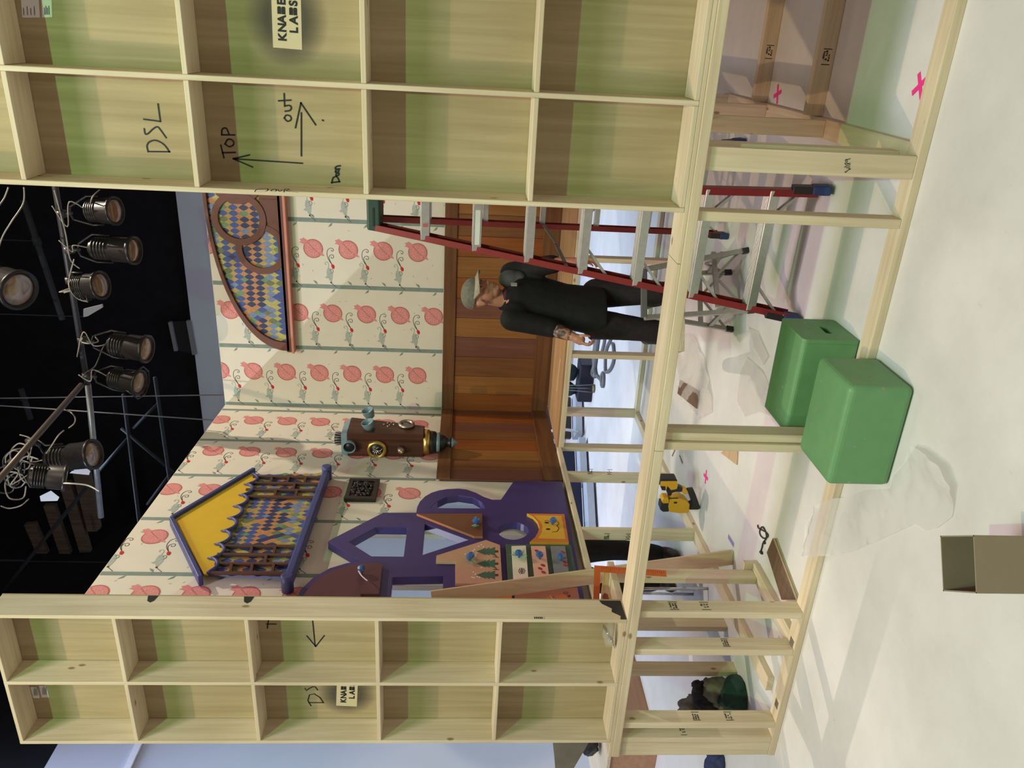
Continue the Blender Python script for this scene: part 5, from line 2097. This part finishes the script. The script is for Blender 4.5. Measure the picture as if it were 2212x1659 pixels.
limb(b, [nH, nH.lerp(nK, .5), nK], [.098, .078, .066])
limb(b, [fH, fH.lerp(fK, .5), fK], [.098, .080, .068])
limb(b, [nK, nK.lerp(nA, .5), nA], [.070, .066, .050])
limb(b, [fK, fK.lerp(fA, .5), fA], [.070, .066, .050])
fuse(b.build('trousers', trs, man), .011, 5)
boot = plain('dark_brown_leather', (.030, .018, .012), .5, 0, .2, 30, .1)
for A in (nA, fA):
    b = MB()
    limb(b, [A, A + lb_ * .08 + Z3 * -.005, A + lb_ * .16 + Z3 * -.015, A + lb_ * .22 + Z3 * -.02], [.050, .048, .044, .034])
    fuse(b.build('boot', boot, man), .010, 3)
# cap
b = MB()
R3 = Matrix((rh, fh, uh)).transposed()
cc_ = hc + uh * .046 - fh * .008
for i in range(1):
    vs, fs = [], []
    seg, rg = 24, 8
    for k in range(rg + 1):
        th = (PI / 2) * k / rg
        for j in range(seg):
            w = 2 * PI * j / seg
            vs.append(cc_ + R3 @ Vector((.089 * math.cos(th) * math.cos(w), .106 * math.cos(th) * math.sin(w), .076 * math.sin(th) ** .85 if k else -.006)))
    for k in range(rg):
        for j in range(seg):
            j2 = (j + 1) % seg
            fs.append((k * seg + j, k * seg + j2, (k + 1) * seg + j2, (k + 1) * seg + j))
    b._add(vs, fs, 0, True)
capo = b.build('cap', plain('grey_olive_canvas', (.13, .13, .10), .85, 0, .35, 55, .2), man)
b = MB()
pts = []
for i in range(15):
    w = PI * (.10 + .80 * i / 14)
    pts.append(Vector((.092 * math.cos(w), .060 + .115 * math.sin(w), -.004 - .022 * math.cos(w) ** 2)))
base = [Vector((.088 * math.cos(PI * (.10 + .80 * i / 14)), .096 * math.sin(PI * (.10 + .80 * i / 14)), .004)) for i in range(15)]
vs = [cc_ + R3 @ p for p in base] + [cc_ + R3 @ p for p in pts] + [cc_ + R3 @ (p - Vector((0, 0, .005))) for p in base] + [cc_ + R3 @ (p - Vector((0, 0, .005))) for p in pts]
fs = []
for i in range(14):
    fs += [(i, i + 1, 15 + i + 1, 15 + i), (30 + i, 45 + i, 45 + i + 1, 30 + i + 1), (15 + i, 16 + i, 46 + i, 45 + i)]
b._add(vs, fs, 0, True)
b.build('cap_brim', plain('pale_olive_canvas', (.30, .26, .20), .85, 0, .2, 40), capo)
# small black item in his fingers
m = MB().beam(hp_(1272, 727, -.02), hp_(1280, 733, -.01), (1, 0, 0), .016, .016)
tag(m.build('small_bit', plain('matt_black', (.012, .012, .012), .5), None, .003), 'small black item pinched in the fingers of the person by the ladder', 'small item')

# ---------------------------------------------------------------- person behind the left wall, mostly hidden
p2 = thing('person', (-.50, 2.2, 0), 'person in black trousers and brown boots standing behind the purple unit, only the legs showing', 'person')
fA_, fB_ = Vector((-.37, 2.20, .09)), Vector((-.655, 2.18, .09))
hA, hB = Vector((-.43, 2.27, .90)), Vector((-.63, 2.27, .90))
kA, kB = Vector((-.335, 2.19, .50)), Vector((-.66, 2.17, .49))
f2 = Vector((.42, -.90, 0)).normalized()
r2 = Vector((f2.y, -f2.x, 0))
b = MB()
hc2 = Vector((-.56, 2.28, 1.60))
P2 = head(b, hc2, f2, Z3, r2, .98)
b.tube([hc2 - Z3 * .06, hc2 - Z3 * .16], [.052, .065], 12)
loft(b, [(Vector((-.53, 2.27, .86)), .145, .10), (Vector((-.53, 2.27, .98)), .145, .10), (Vector((-.54, 2.28, 1.15)), .14, .10), (Vector((-.55, 2.28, 1.36)), .17, .105), (Vector((-.56, 2.28, 1.46)), .09, .07)], r2)
sA, sB = Vector((-.40, 2.36, 1.38)), Vector((-.71, 2.21, 1.38))
eA, eB = Vector((-.34, 2.42, 1.11)), Vector((-.78, 2.20, 1.11))
wA, wB = Vector((-.36, 2.30, .90)), Vector((-.78, 2.09, .90))
for s_0, e_0, w_0 in ((sA, eA, wA), (sB, eB, wB)):
    limb(b, [s_0, e_0, w_0], [.052, .042, .027])
    hd = (w_0 - e_0).normalized()
    b.ball(w_0 + hd * .05, (.024, .034, .042), 10, 8)
    for q in range(4):
        o0 = w_0 + hd * .08 + f2 * (-.024 + .016 * q)
        b.tube([o0, o0 + hd * .035 + r2 * .004, o0 + hd * .065 + r2 * .014], [.0085, .008, .006], 7)
    b.tube([w_0 + hd * .03 + f2 * .03, w_0 + hd * .06 + f2 * .045, w_0 + hd * .085 + f2 * .042], [.010, .009, .007], 7)
limb(b, [hA, kA, fA_], [.085, .055, .04])
limb(b, [hB, kB, fB_], [.085, .055, .04])
fuse(b.build('body', skin, p2), .008, 3)
face_parts(p2, P2, f2, .98, (.05, .04, .03))
b = MB()
loft(b, [(Vector((-.53, 2.27, .90)), .165, .125), (Vector((-.54, 2.28, 1.12)), .16, .12), (Vector((-.55, 2.28, 1.36)), .185, .12), (Vector((-.56, 2.28, 1.475)), .075, .07)], r2)
limb(b, [sA, eA, wA.lerp(eA, .2)], [.07, .058, .048])
limb(b, [sB, eB, wB.lerp(eB, .2)], [.07, .058, .048])
fuse(b.build('shirt', shirt_m, p2), .012, 4)
b = MB()
loft(b, [(Vector((-.53, 2.26, .80)), .12, .11), (Vector((-.53, 2.27, .88)), .165, .12), (Vector((-.53, 2.27, .96)), .158, .115)], r2)
limb(b, [hA, hA.lerp(kA, .5) + Vector((.02, -.01, 0)), kA, kA.lerp(fA_, .6), fA_ + Z3 * .05], [.112, .105, .085, .075, .066])
limb(b, [hB, hB.lerp(kB, .5), kB, kB.lerp(fB_, .6), fB_ + Z3 * .05], [.112, .105, .085, .075, .066])
fuse(b.build('trousers', plain('black_trouser_cloth', (.012, .011, .011), .75, 0, .3, 24, .35, .3), p2), .012, 4)
b = MB()
b.ball(hc2 + Z3 * .05 - f2 * .015, (.086, .086, .075), 16, 10)
b.build('hair', plain('dark_hair', (.02, .014, .010), .7, 0, .3, 60, .3), p2)
for A in (fA_, fB_):
    b = MB()
    bs_ = Vector((A.x, A.y, 0))
    limb(b, [bs_ + Z3 * .14, bs_ + Z3 * .05, bs_ + f2 * .09 + Z3 * .042, bs_ + f2 * .17 + Z3 * .036], [.056, .050, .046, .034])
    for i, v in enumerate(b.v):
        if v.z < .002:
            b.v[i].z = .002
    fuse(b.build('boot', boot, p2), .010, 3)

# ================================================================== lighting rig
steel = plain('dull_pipe_steel', (.05, .05, .053), .45, .6, .15, 20)
steel2 = plain('pale_pipe_steel', (.17, .18, .20), .40, .7, .15, 20)
dpipe = plain('dark_pipe', (.017, .018, .020), .85, 0, .15, 20, 0, .1)
lampb = plain('lamp_black', (.009, .008, .008), .38, 0, .2, 30, 0, .3)
lens = plain('amber_lens', (.17, .105, .060), .12, 0, .25, 30, spec=.8)
cabm = plain('black_rubber_cable', (.03, .03, .03), .45)
cabw = plain('pale_cable', (.20, .18, .15), .5)


def hanger(o, p, r=.007):
    MB().tube([p, Vector((p.x, p.y, 9.5))], r, 6).build('hanger_rod', dpipe, o)



tag(MB().tube([(-.985, 3.5, 5.135), (.40, 3.5, 5.035)], .026, 12).build('lighting_pipe', steel2), 'pale steel pipe end hanging over the left wall of the set', 'pipe', 'pipes of the lighting grid')
tag(MB().tube([(.36, 3.5, 5.04), (4.2, 3.5, 4.98)], .024, 12).build('lighting_pipe', steel), 'dark pipe carrying the row of spotlights over the back wall', 'pipe', 'pipes of the lighting grid')
pe = U(62, 962, 'Z', 5.06)
tag(MB().tube([(.42, 3.44, 5.06), pe, pe + (pe - Vector((.42, 3.44, 5.06))) * .8], .024, 12).build('lighting_pipe', plain('brown_pipe', (.09, .072, .06), .45, .5)), 'brownish pipe running from the spotlight row towards the camera', 'pipe', 'pipes of the lighting grid')
for i, (a, c, lab) in enumerate((((45, 840), (66, 905), 'short dark pipe with a coupler high over the left wall'), ((50, 432), (135, 690), 'dark pipe above and behind the spotlight row'))):
    p, q = U(a[0], a[1], 'Y', 4.6), U(c[0], c[1], 'Y', 4.6)
    m = MB().tube([p, q], .028, 10)
    m.tube([p.lerp(q, .30), p.lerp(q, .36)], .038, 10)
    o = m.build('lighting_pipe', dpipe)
    hanger(o, p.lerp(q, .33))
    tag(o, lab, 'pipe', 'pipes of the lighting grid')

# lattice truss behind the set
tr = thing('lattice_truss', tuple(U(300, 1050, 'Y', 6.2)), 'dark lattice truss hanging in front of the black drape behind the left wall', 'truss')
ty = 6.2
top = [U(267, 852, 'Y', ty), U(322, 1300, 'Y', ty)]
bot = [U(335, 815, 'Y', ty), U(372, 1075, 'Y', ty), U(412, 1355, 'Y', ty)]
MB().tube(top, .026, 8).build('chord', dpipe, tr)
MB().tube([bot[0], bot[2]], .026, 8).build('chord', dpipe, tr)
for a, c in (((345, 868), (288, 925)), ((262, 925), (375, 1020)), ((372, 1018), (318, 1090)), ((275, 948), (210, 1022))):
    MB().tube([U(*a, 'Y', ty), U(*c, 'Y', ty)], .020, 8).build('web_bar', dpipe, tr)
o = MB().tube([U(185, 1055, 'Y', 5.2), U(60, 1210, 'Y', 5.2), U(0, 1285, 'Y', 5.2)], .022, 8).build('lighting_pipe', dpipe)
hanger(o, U(60, 1210, 'Y', 5.2))
tag(o, 'long slanting dark pipe crossing above the left wall', 'pipe', 'pipes of the lighting grid')
o = MB().tube([U(300, 1150, 'Y', 5.6), U(225, 1310, 'Y', 5.6)], .022, 8).build('lighting_pipe', dpipe)
hanger(o, U(270, 1215, 'Y', 5.6))
tag(o, 'slanting dark pipe just above the top edge of the left wall', 'pipe', 'pipes of the lighting grid')
# suspension wires of the walls
for (x, y, lab) in ((483, 853, 'thin suspension wire hooked to the corner of the set walls'), (466, 908, 'thin suspension wire hooked to the side wall near the corner')):
    p = U(x, y, 'Y', 4.06) if y < 860 else U(x, y, 'L', -.03)
    q = U(0, 860 if y < 860 else 876, 'Y', p.y)
    tag(MB().tube([p + Vector((0, 0, .0)), Vector((p.x + (q.x - p.x) * 1.2, p.y, p.z + (q.z - p.z) * 1.2))], .006, 6).build('suspension_wire', plain('wire_steel', (.10, .10, .11), .5, .3)), lab, 'wire', 'wires holding up the set walls')


def spotlight(label, tail, tip_, r, hang, sh=0, door=False, loop=True):
    """ribbed tubular lantern: tail -> tip axis, yoke and clamp up to 'hang'"""
    t = thing('stage_spotlight', tuple(hang), label, 'stage light', 'stage lights on the lighting grid')
    ax = (tip_ - tail).normalized()
    L = (tip_ - tail).length
    m = MB()
    m.lathe(tail, ax, [(0, r * .45), (L * .06, r * .72), (L * .50, r * .82), (L * .52, r * .95), (L * .90, r * .98), (L * .91, r * 1.10), (L, r * 1.10), (L * .995, r * .98), (L * .90, r * .90)], 24)
    m.build('housing', lampb, t)
    m = MB()
    for i in range(5):
        m.lathe(tail + ax * (L * (.12 + .07 * i)), ax, [(0, r * .86), (.012, r * .86)], 24)
    m.build('cooling_fins', lampb, t)
    m = MB()
    m.lathe(tail + ax * L * .93, ax, [(0, r * .94), (.012, r * .80), (.020, r * .4), (.022, .002)], 24)
    m.build('lens', lens, t)
    sd = ax.cross(Vector((0, 1, .01))).normalized()
    c = tail + ax * L * .45
    m = MB()
    m.tube([c + sd * r * 1.06, c + sd * r * 1.1 - ax * L * .35, hang.lerp(c, .25) + sd * r * .5, hang.lerp(c, .2), hang.lerp(c, .25) - sd * r * .5, c - sd * r * 1.1 - ax * L * .35, c - sd * r * 1.06], .009, 6)
    m.build('yoke', lampb, t)
    m = MB()
    m.tube([hang.lerp(c, .25), hang], .014, 8)
    m.lathe(hang - Vector((.025, 0, 0)), (1, 0, 0), [(0, .04), (.05, .04)], 12)
    m.build('clamp', steel, t)
    if door:
        m = MB()
        e1 = sd
        e2 = ax.cross(sd)
        o_ = [tip_ + e1 * r * 1.35 * math.cos(w) + e2 * r * 1.35 * math.sin(w) for w in [i * PI / 4 + .4 for i in range(8)]]
        m.tube(o_, .008, 6, 0, True)
        for p in o_[::2]:
            m.tube([p, tip_ + (p - tip_) * .75 - ax * .08], .006, 6)
        m.build('colour_frame', lampb, t)
    if loop:
        m = MB()
        rr_ = random.Random(int(abs(tip_.x) * 1000))
        p = [tail, tail - ax * .06 + Vector((rr_.uniform(-.08, .08), -.05, .05)), hang + Vector((rr_.uniform(-.1, .1), -.06, -.05)), hang + Vector((rr_.uniform(-.15, .15), -.04, .05))]
        m.tube(smooth_curve(p, 6), .005, 6)
        m.build('power_cord', cabw, t)
    return t


yq = 3.46
for lab, tl_, tp_, r, hx, door in (
        ('black spotlight with amber lens pointing down, second from the wide flat', (195, 536), (298, 538), .105, (150, 540), False),
        ('black spotlight with amber lens pointing down in the middle of the row', (235, 742), (324, 750), .112, (178, 735), False),
        ('spotlight with an octagonal colour frame at the pipe junction above the corner', (236, 815), (308, 822), .105, (188, 812), True),
        ('dark spotlight beside the wide flat, its lens turned away', (188, 455), (256, 453), .105, (135, 462), False),
        ('black spotlight in the cable tangle between the amber lensed ones', (160, 620), (225, 612), .110, (152, 606), False)):
    spotlight(lab, U(*tl_, 'Y', yq), U(*tp_, 'Y', yq) + Vector((0, -.05, 0)), r, U(*hx, 'Y', 3.5), 0, door)
dj = 3.0
spD = spotlight('brown spotlight with amber lens nearest the pale pipe end', U(100, 992, 'Y', dj), U(209, 976, 'Y', dj) + Vector((0, -.04, 0)), .118, U(66, 955, 'Y', dj))
spE = spotlight('brown spotlight in the cable tangle above the left wall, seen from its side', U(60, 1026, 'Y', dj - .45), U(134, 1044, 'Y', dj - .45) + Vector((0, .08, 0)), .100, U(30, 1000, 'Y', dj - .45))
spotlight('large round spotlight high up, pale lens facing the set', U(-30, 598, 'Y', 4.3), U(55, 612, 'Y', 4.3) + Vector((.0, -.22, -.06)), .17, U(-60, 600, 'Y', 4.4), 0, False, False)
# pale gel sheets sticking out of two lanterns
gel = plain('pale_blue_gel', (.22, .26, .34), .4)
for px, yy, par in (([(150, 1022), (172, 1005), (182, 1004), (195, 1018), (192, 1026)], dj + .10, spD), ([(86, 1072), (110, 1060), (128, 1074), (124, 1082), (88, 1083)], dj - .2, spE)):
    MB().plate([[U(x, y, 'Y', yy) for x, y in px]], F, .003).build('gel_sheet', gel, par)


def cable(px, yy, mat, lab, r=.0055, grp='cables in the lighting grid'):
    m = MB().tube(smooth_curve([U(x, y, 'Y', yy + .05 * math.sin(i * 2.3)) for i, (x, y) in enumerate(px)], 6), r, 6)
    tag(m.build('hanging_cable', mat), lab, 'cable', grp)


cable([(118, 412), (128, 450), (142, 505), (152, 560), (172, 580)], 3.42, cabw, 'pale cable running along the spotlight pipe by the wide flat')
cable([(52, 405), (50, 440), (24, 480), (6, 510), (-4, 540)], 3.2, cabw, 'pale cable swinging across the dark in the upper part by the wide flat')
cable([(18, 405), (8, 430), (-8, 452)], 3.2, cabw, 'short pale cable next to the swinging one')
cable([(160, 560), (150, 600), (151, 625), (168, 645), (190, 652)], 3.38, cabw, 'pale cable loop around the black spotlight in the tangle')
cable([(165, 625), (176, 640), (188, 650), (182, 628), (172, 640)], 3.36, cabm, 'black cable knot under the pipe')
cable([(178, 730), (176, 738), (190, 742), (212, 738), (206, 728)], 3.38, cabw, 'pale cable loop above the middle spotlight')
cable([(232, 740), (222, 752), (206, 790), (186, 805), (178, 815)], 3.38, cabm, 'black cable between middle spotlight and pipe junction')
cable([(205, 450), (196, 442), (200, 425), (215, 410)], 3.38, cabw, 'thin pale cable at the dark spotlight beside the wide flat')
cable([(140, 885), (152, 890), (162, 902), (160, 915), (148, 925)], 3.1, cabw, 'pale cable loop under the brownish pipe')
cable([(12, 1000), (14, 985), (30, 972), (52, 970), (62, 980), (60, 992)], 2.85, cabw, 'pale cable loop in the tangle at the brown spotlights')
cable([(100, 980), (112, 962), (125, 942), (138, 930)], 2.9, cabw, 'pale wire from the brown spotlight to its pipe')
cable([(97, 1035), (120, 1043), (150, 1044), (188, 1048), (214, 1061)], dj - .45, plain('white_cable_end', (.55, .53, .50), .4), 'thin cable with a white end sticking out over the pale pipe')
for i in range(7):
    rr_ = random.Random(40 + i)
    c0 = (rr_.uniform(10, 70), rr_.uniform(985, 1060))
    cable([(c0[0] + 26 * math.cos(w) * rr_.uniform(.7, 1.2), c0[1] + 30 * math.sin(w)) for w in (0, 1, 2.2, 3.4, 4.4, 5.4)], 2.9, cabm if i % 2 else cabw,
          ('black cable coil in the tangle above the left wall' if i % 2 else 'pale cable coil in the tangle above the left wall'), .006, 'black coils in the cable tangle' if i % 2 else 'pale coils in the cable tangle')
cable([(2, 1093), (20, 1098), (45, 1092), (62, 1078)], 2.9, cabw, 'lowest pale cable sagging under the tangle')
m = MB().plate([[U(x, y, 'Y', 3.40) for x, y in ((166, 605), (178, 611), (184, 619), (170, 622))]], F, .02)
tag(m.build('red_clip', plain('red_plastic', (.50, .06, .03), .4)), 'small red clip on the cables between the spotlights', 'clip')
# grey panel and dark sign frames in the gloom
m = MB().plate([[U(x, y, 'Y', 4.2) for x, y in ((180, 668), (220, 658), (222, 664), (190, 683), (180, 685))]], F, .02)
o = m.build('grey_flag', plain('grey_panel', (.16, .16, .165), .7))
hanger(o, U(185, 684, 'Y', 4.21), .005)
tag(o, 'small grey panel hung between two spotlights', 'panel')
wf = thing('dark_frame', tuple(U(395, 725, 'Y', 8.4)), 'dark rectangular opening with pale edges low on the black drape', 'frame')
for a, c in (((368, 695), (381, 757)), ((407, 692), (420, 765))):
    MB().beam(U(*a, 'Y', 8.45), U(*c, 'Y', 8.45), (0, 1, 0), .06, .05).build('frame_edge', plain('frame_grey', (.16, .16, .17), .6), wf)
m = MB().plate([[U(x, y, 'Y', 8.47) for x, y in ((369, 695), (408, 693), (420, 764), (382, 757))]], F, .02)
m.build('frame_panel', plain('deep_black', (.004, .004, .005), .8), wf)
# brown slatted ceiling joists far left
jst = wood('dusty_joist', 2, (.060, .046, .030), (.12, .092, .062), False, .8, .6)
for i, (a, c, w) in enumerate((((108, 1090), (150, 1215), .16), ((142, 1040), (186, 1190), .16), ((170, 1020), (202, 1145), .14), ((186, 1010), (210, 1140), .10), ((66, 1130), (105, 1220), .16))):
    m = MB().beam(U(*a, 'Y', 7.2), U(*c, 'Y', 7.2), (1, 0, .3), w, .08)
    tag(m.build('ceiling_joist', jst), 'dusty brown wooden joist hanging in the dark above the left wall', 'joist', 'brown joists above the left wall')

# ================================================================== behind and beside the set
# pile of jackets on the floor behind the left frame
def cloth_lump(name, pts, r, mat, label, cat, group=None, vox=.014, par=None):
    """soft heap of cloth: a fat tube with deep folds"""
    c = smooth_curve(pts, 14)
    n = len(c) - 1
    rr_ = []
    for i in range(n + 1):
        t = i / n * (len(r) - 1)
        k = min(int(t), len(r) - 2)
        e = math.sin(PI * min(1, max(0, i / n))) ** .35
        rr_.append(max(.006, (r[k] + (r[k + 1] - r[k]) * (t - k)) * e))
    c = [c[0] - (c[1] - c[0]) * 2] + c + [c[-1] + (c[-1] - c[-2]) * 2]
    rr_ = [.004] + rr_ + [.004]
    b = MB()
    b.tube(c, rr_, 40)
    ax = (Vector(pts[-1]) - Vector(pts[0])).normalized()
    for i, v in enumerate(b.v):
        q = Vector((v.dot(ax) * 4, v.x * 13 + v.y * 5, v.z * 13))
        f_ = abs(noise.noise(q)) * .055 - abs(noise.noise(q * 2.1 + Vector((3, 1, 7)))) * .03
        cc = min(c, key=lambda p: (p - v).length_squared)
        d = (v - cc)
        if d.length > 1e-4:
            v = v + d.normalized() * f_
        b.v[i] = Vector((v.x, v.y, max(v.z, .004)))
    o = b.build(name, mat, par)
    if par is None:
        tag(o, label, cat, group)
    return o


jg = plain('bottle_green_cloth', (.018, .055, .045), .8, 0, .3, 20, .2)
jo = plain('olive_grey_cloth', (.13, .13, .10), .8, 0, .25, 20, .2)
jb = plain('black_cloth', (.012, .012, .014), .8, 0, .3, 20, .2)
J = lambda x, y, yy: U(x, y, 'Y', yy) + Vector((-.05, .02, 0))
cloth_lump('jacket', [J(1588, 1462, .55), J(1598, 1495, .52), J(1606, 1535, .47)], [.10, .12, .10], jg, 'dark green jacket at the bottom of the clothes heap behind the left studs', 'jacket', 'jackets heaped behind the left studs')
cloth_lump('jacket', [J(1530, 1462, .60), J(1562, 1495, .56), J(1592, 1538, .48)], [.055, .075, .06], jo, 'olive grey jacket folded over the middle of the clothes heap', 'jacket', 'jackets heaped behind the left studs')
cloth_lump('jacket', [J(1506, 1468, .64), J(1530, 1500, .60), J(1566, 1540, .52)], [.055, .085, .07], jb, 'black jacket on top of the clothes heap', 'jacket', 'jackets heaped behind the left studs')
cloth_lump('jacket', [J(1500, 1500, .70), J(1490, 1540, .66), J(1500, 1560, .64)], [.05, .07, .06], plain('mid_grey_cloth', (.10, .10, .095), .8, 0, .25, 20, .2), 'grey jacket at the near end of the clothes heap', 'jacket', 'jackets heaped behind the left studs')
cloth_lump('cloth_bag', [Vector((-.78, .62, .06)), Vector((-.83, .60, .05)), Vector((-.90, .58, .04))], [.06, .05, .04], plain('navy_cloth', (.03, .04, .12), .8, 0, .3, 20), 'small navy cloth bag on the floor past the left end of the frame', 'bag')
# wooden crate past the left end
cr_ = thing('wooden_crate', (-2.15, 2.35, 0), 'low pink-brown wooden crate with pale edge past the left end of the set', 'crate')
pky = wood('reddish_ply', 1, (.36, .19, .12), (.46, .26, .17), False, .7, .5)
MB().box(-2.95, -2.08, 1.80, 3.0, 0.0, .40).build('crate_body', pky, cr_, .004)
MB().box(-2.97, -2.06, 1.78, 3.02, .401, .432).build('crate_lid', wood('pale_lid', 1, (.52, .42, .30), (.66, .56, .42), False), cr_, .004)
m = MB().box(-2.72, -2.40, 1.792, 1.799, .05, .36)
m.build('crate_panel', wood('osb_panel', 0, (.30, .21, .10), (.46, .34, .19), False, .8, 1.5), cr_)
hb = thing('shoulder_bag', (-2.35, 2.1, .432), 'black leather shoulder bag standing on the wooden crate', 'bag')
cloth_o = cloth_lump('bag_body', [Vector((-2.45, 2.05, .52)), Vector((-2.30, 2.10, .55)), Vector((-2.18, 2.14, .52))], [.085, .10, .085], plain('black_leather', (.020, .021, .024), .35, 0, .2, 20, .2), '', '', None, .014, hb)
m = MB().tube(smooth_curve([(-2.42, 2.05, .58), (-2.36, 2.08, .70), (-2.27, 2.1, .70), (-2.2, 2.13, .58)], 6), .012, 8)
m.build('bag_strap', plain('black_leather', (.020, .021, .024), .35), hb)
# grey jacket hung on the outer edge of the left flat
b = MB()
yh = .10
pts = [U(x, y, 'Y', yh) for x, y in ((1194, 1600), (1200, 1659), (1203, 1700), (1232, 1700), (1240, 1659), (1272, 1604), (1276, 1596), (1194, 1596))]
m = MB()
m.plate([pts], F, .07)
o = m.build('hung_jacket', plain('taupe_canvas', (.15, .135, .115), .85, 0, .25, 12, .3), None, .02, 3)
tag(o, 'grey-brown canvas jacket hung on the outer edge of the narrower flat', 'jacket')
# bar stool behind the purple unit
bs2 = thing('bar_stool', tuple(U(1500, 1275, 'Y', 1.5)), 'black seat on chrome legs half hidden below the fox painted front', 'stool')
cst = U(1340, 1276, 'Y', 1.5)
bs2.location = (cst.x, 1.5, 0)
MB().lathe(Vector((cst.x, 1.5, cst.z - .045)), (0, 0, 1), [(0, .12), (.01, .14), (.07, .14), (.09, .12)], 24).build('seat', plain('black_vinyl', (.015, .015, .017), .35), bs2)
chrome = metal('chrome', (.6, .62, .66), .15)
for sx_, sy_ in ((-1, -1), (1, -1), (1, 1), (-1, 1)):
    MB().tube([(cst.x + sx_ * .09, 1.5 + sy_ * .09, cst.z - .045), (cst.x + sx_ * .13, 1.5 + sy_ * .13, 0)], .011, 8).build('leg', chrome, bs2)
# bags, case and music stand far behind
DF = 10.6
bt = plain('dark_teal_cloth', (.020, .045, .048), .8, 0, .3, 15, .2)
q = lambda x, y, d=DF: U(x, y, 'D', d)
base = U(1281, 825, 'Z', 0)
cs = MB().box(base.x - .28, base.x + .26, base.y - .06, base.y + .22, 0, .20)
tag(cs.build('equipment_case', plain('navy_black_case', (.012, .014, .03), .5), None, .02), 'dark navy equipment case on the floor behind the back frame', 'case')
for i, (dx, rr_, lab) in enumerate(((-.16, .10, 'rounded dark teal bag on the equipment case, the one left of the pale poles'), (.10, .12, 'rounded dark teal bag on the equipment case, the one right of the pale poles'))):
    b = MB()
    b.ball((base.x + dx, base.y + .07, .20 + rr_ * 1.15), (rr_, rr_ * .8, rr_ * 1.2), 16, 12)
    o = b.build('soft_bag', bt)
    for v in o.data.vertices:
        v.co += Vector((1, 1, 1)) * .03 * noise.noise(v.co * 12)
        v.co.z = max(v.co.z, .204)
    tag(o, lab, 'bag', 'teal bags on the equipment case')
pst = thing('folding_tripod', (base.x - .02, base.y - .16, 0), 'folded pale tripod stand leaning before the equipment case', 'tripod')
for dx in (-.04, .0, .04):
    MB().tube([(base.x - .02 + dx * 1.3, base.y - .17, 0.02), (base.x - .02 + dx * .3, base.y - .16, .72)], .010, 8).build('leg', steel2, pst)
MB().lathe((base.x - .02, base.y - .17, .0), (0, 0, 1), [(0, .05), (.02, .06), (.03, .055)], 14).build('foot_ring', plain('dull_brass', (.22, .18, .08), .5, .5), pst)
# grey cables on the floor behind
gcab = plain('grey_floor_cable', (.14, .14, .145), .5)


def fcable(px, lab, r=.020):
    m = MB().tube(smooth_curve([U(x, y, 'Z', r) for x, y in px], 6), r, 8)
    tag(m.build('floor_cable', gcab), lab, 'cable', 'grey cables on the floor behind the back frame')


fcable([(1283, 722), (1286, 745), (1283, 770), (1284, 790), (1280, 806), (1286, 812), (1284, 795), (1287, 770), (1289, 748), (1292, 728)], 'thick bundle of grey cable nearest the equipment case', .03)
fcable([(1285, 808), (1292, 815), (1298, 822), (1300, 834), (1303, 832), (1304, 815), (1302, 805), (1299, 815), (1301, 830)], 'grey cable loop hanging off the end of the thick bundle')
fcable([(1308, 715), (1305, 740), (1300, 760)], 'straight grey cable between bundle and loose loop')
fcable([(1320, 718), (1318, 735), (1312, 748), (1308, 765), (1307, 795), (1309, 804), (1316, 800), (1322, 790), (1326, 775), (1325, 750), (1323, 742)], 'loose loop of grey cable farthest from the equipment case')
# row of dark seats with pale frames
for i, (x, y, w, lab) in enumerate(((1262, 893, .62, 'dark brown panelled seat unit nearest the equipment case, pale frame below'), (1272, 990, .62, 'navy seat unit in the middle of the row behind the side wall'), (1290, 1090, .80, 'wide navy seat unit with a pale tube arm at the near end of the row'))):
    g = U(x, y, 'Z', 0)
    t = thing('seat_unit', (g.x, g.y, 0), lab, 'seat', 'seat units in a row behind the side wall')
    ang = Vector((.62, .78, 0)) if i else Vector((.75, .66, 0))
    pn = Vector((ang.y, -ang.x, 0))
    m = MB().beam(g + Z3 * .40 - pn * .28 - ang * w / 2, g + Z3 * .40 - pn * .28 + ang * w / 2, (0, 0, 1), .50, .10)
    m.build('seat_panel', plain('navy_vinyl' if i else 'brown_vinyl', (.012, .016, .045) if i else (.05, .038, .034), .5), t, .02)
    m = MB().beam(g + Z3 * .08 - pn * .16 - ang * w / 2, g + Z3 * .08 - pn * .16 + ang * w / 2, (0, 0, 1), .10, .34)
    m.build('base_frame', plain('pale_blue_metal', (.42, .48, .56), .5), t, .01)
    m = MB().tube(smooth_curve([g - ang * w * .45 - pn * .20 + Z3 * .58, g - ang * w * .48 + pn * .10 + Z3 * .50, g - ang * w * .46 + pn * .16 + Z3 * .30, g - ang * w * .44 + pn * .0 + Z3 * .10], 6), .022, 8)
    m.build('tube_arm', plain('off_white_tube', (.62, .64, .66), .4), t)
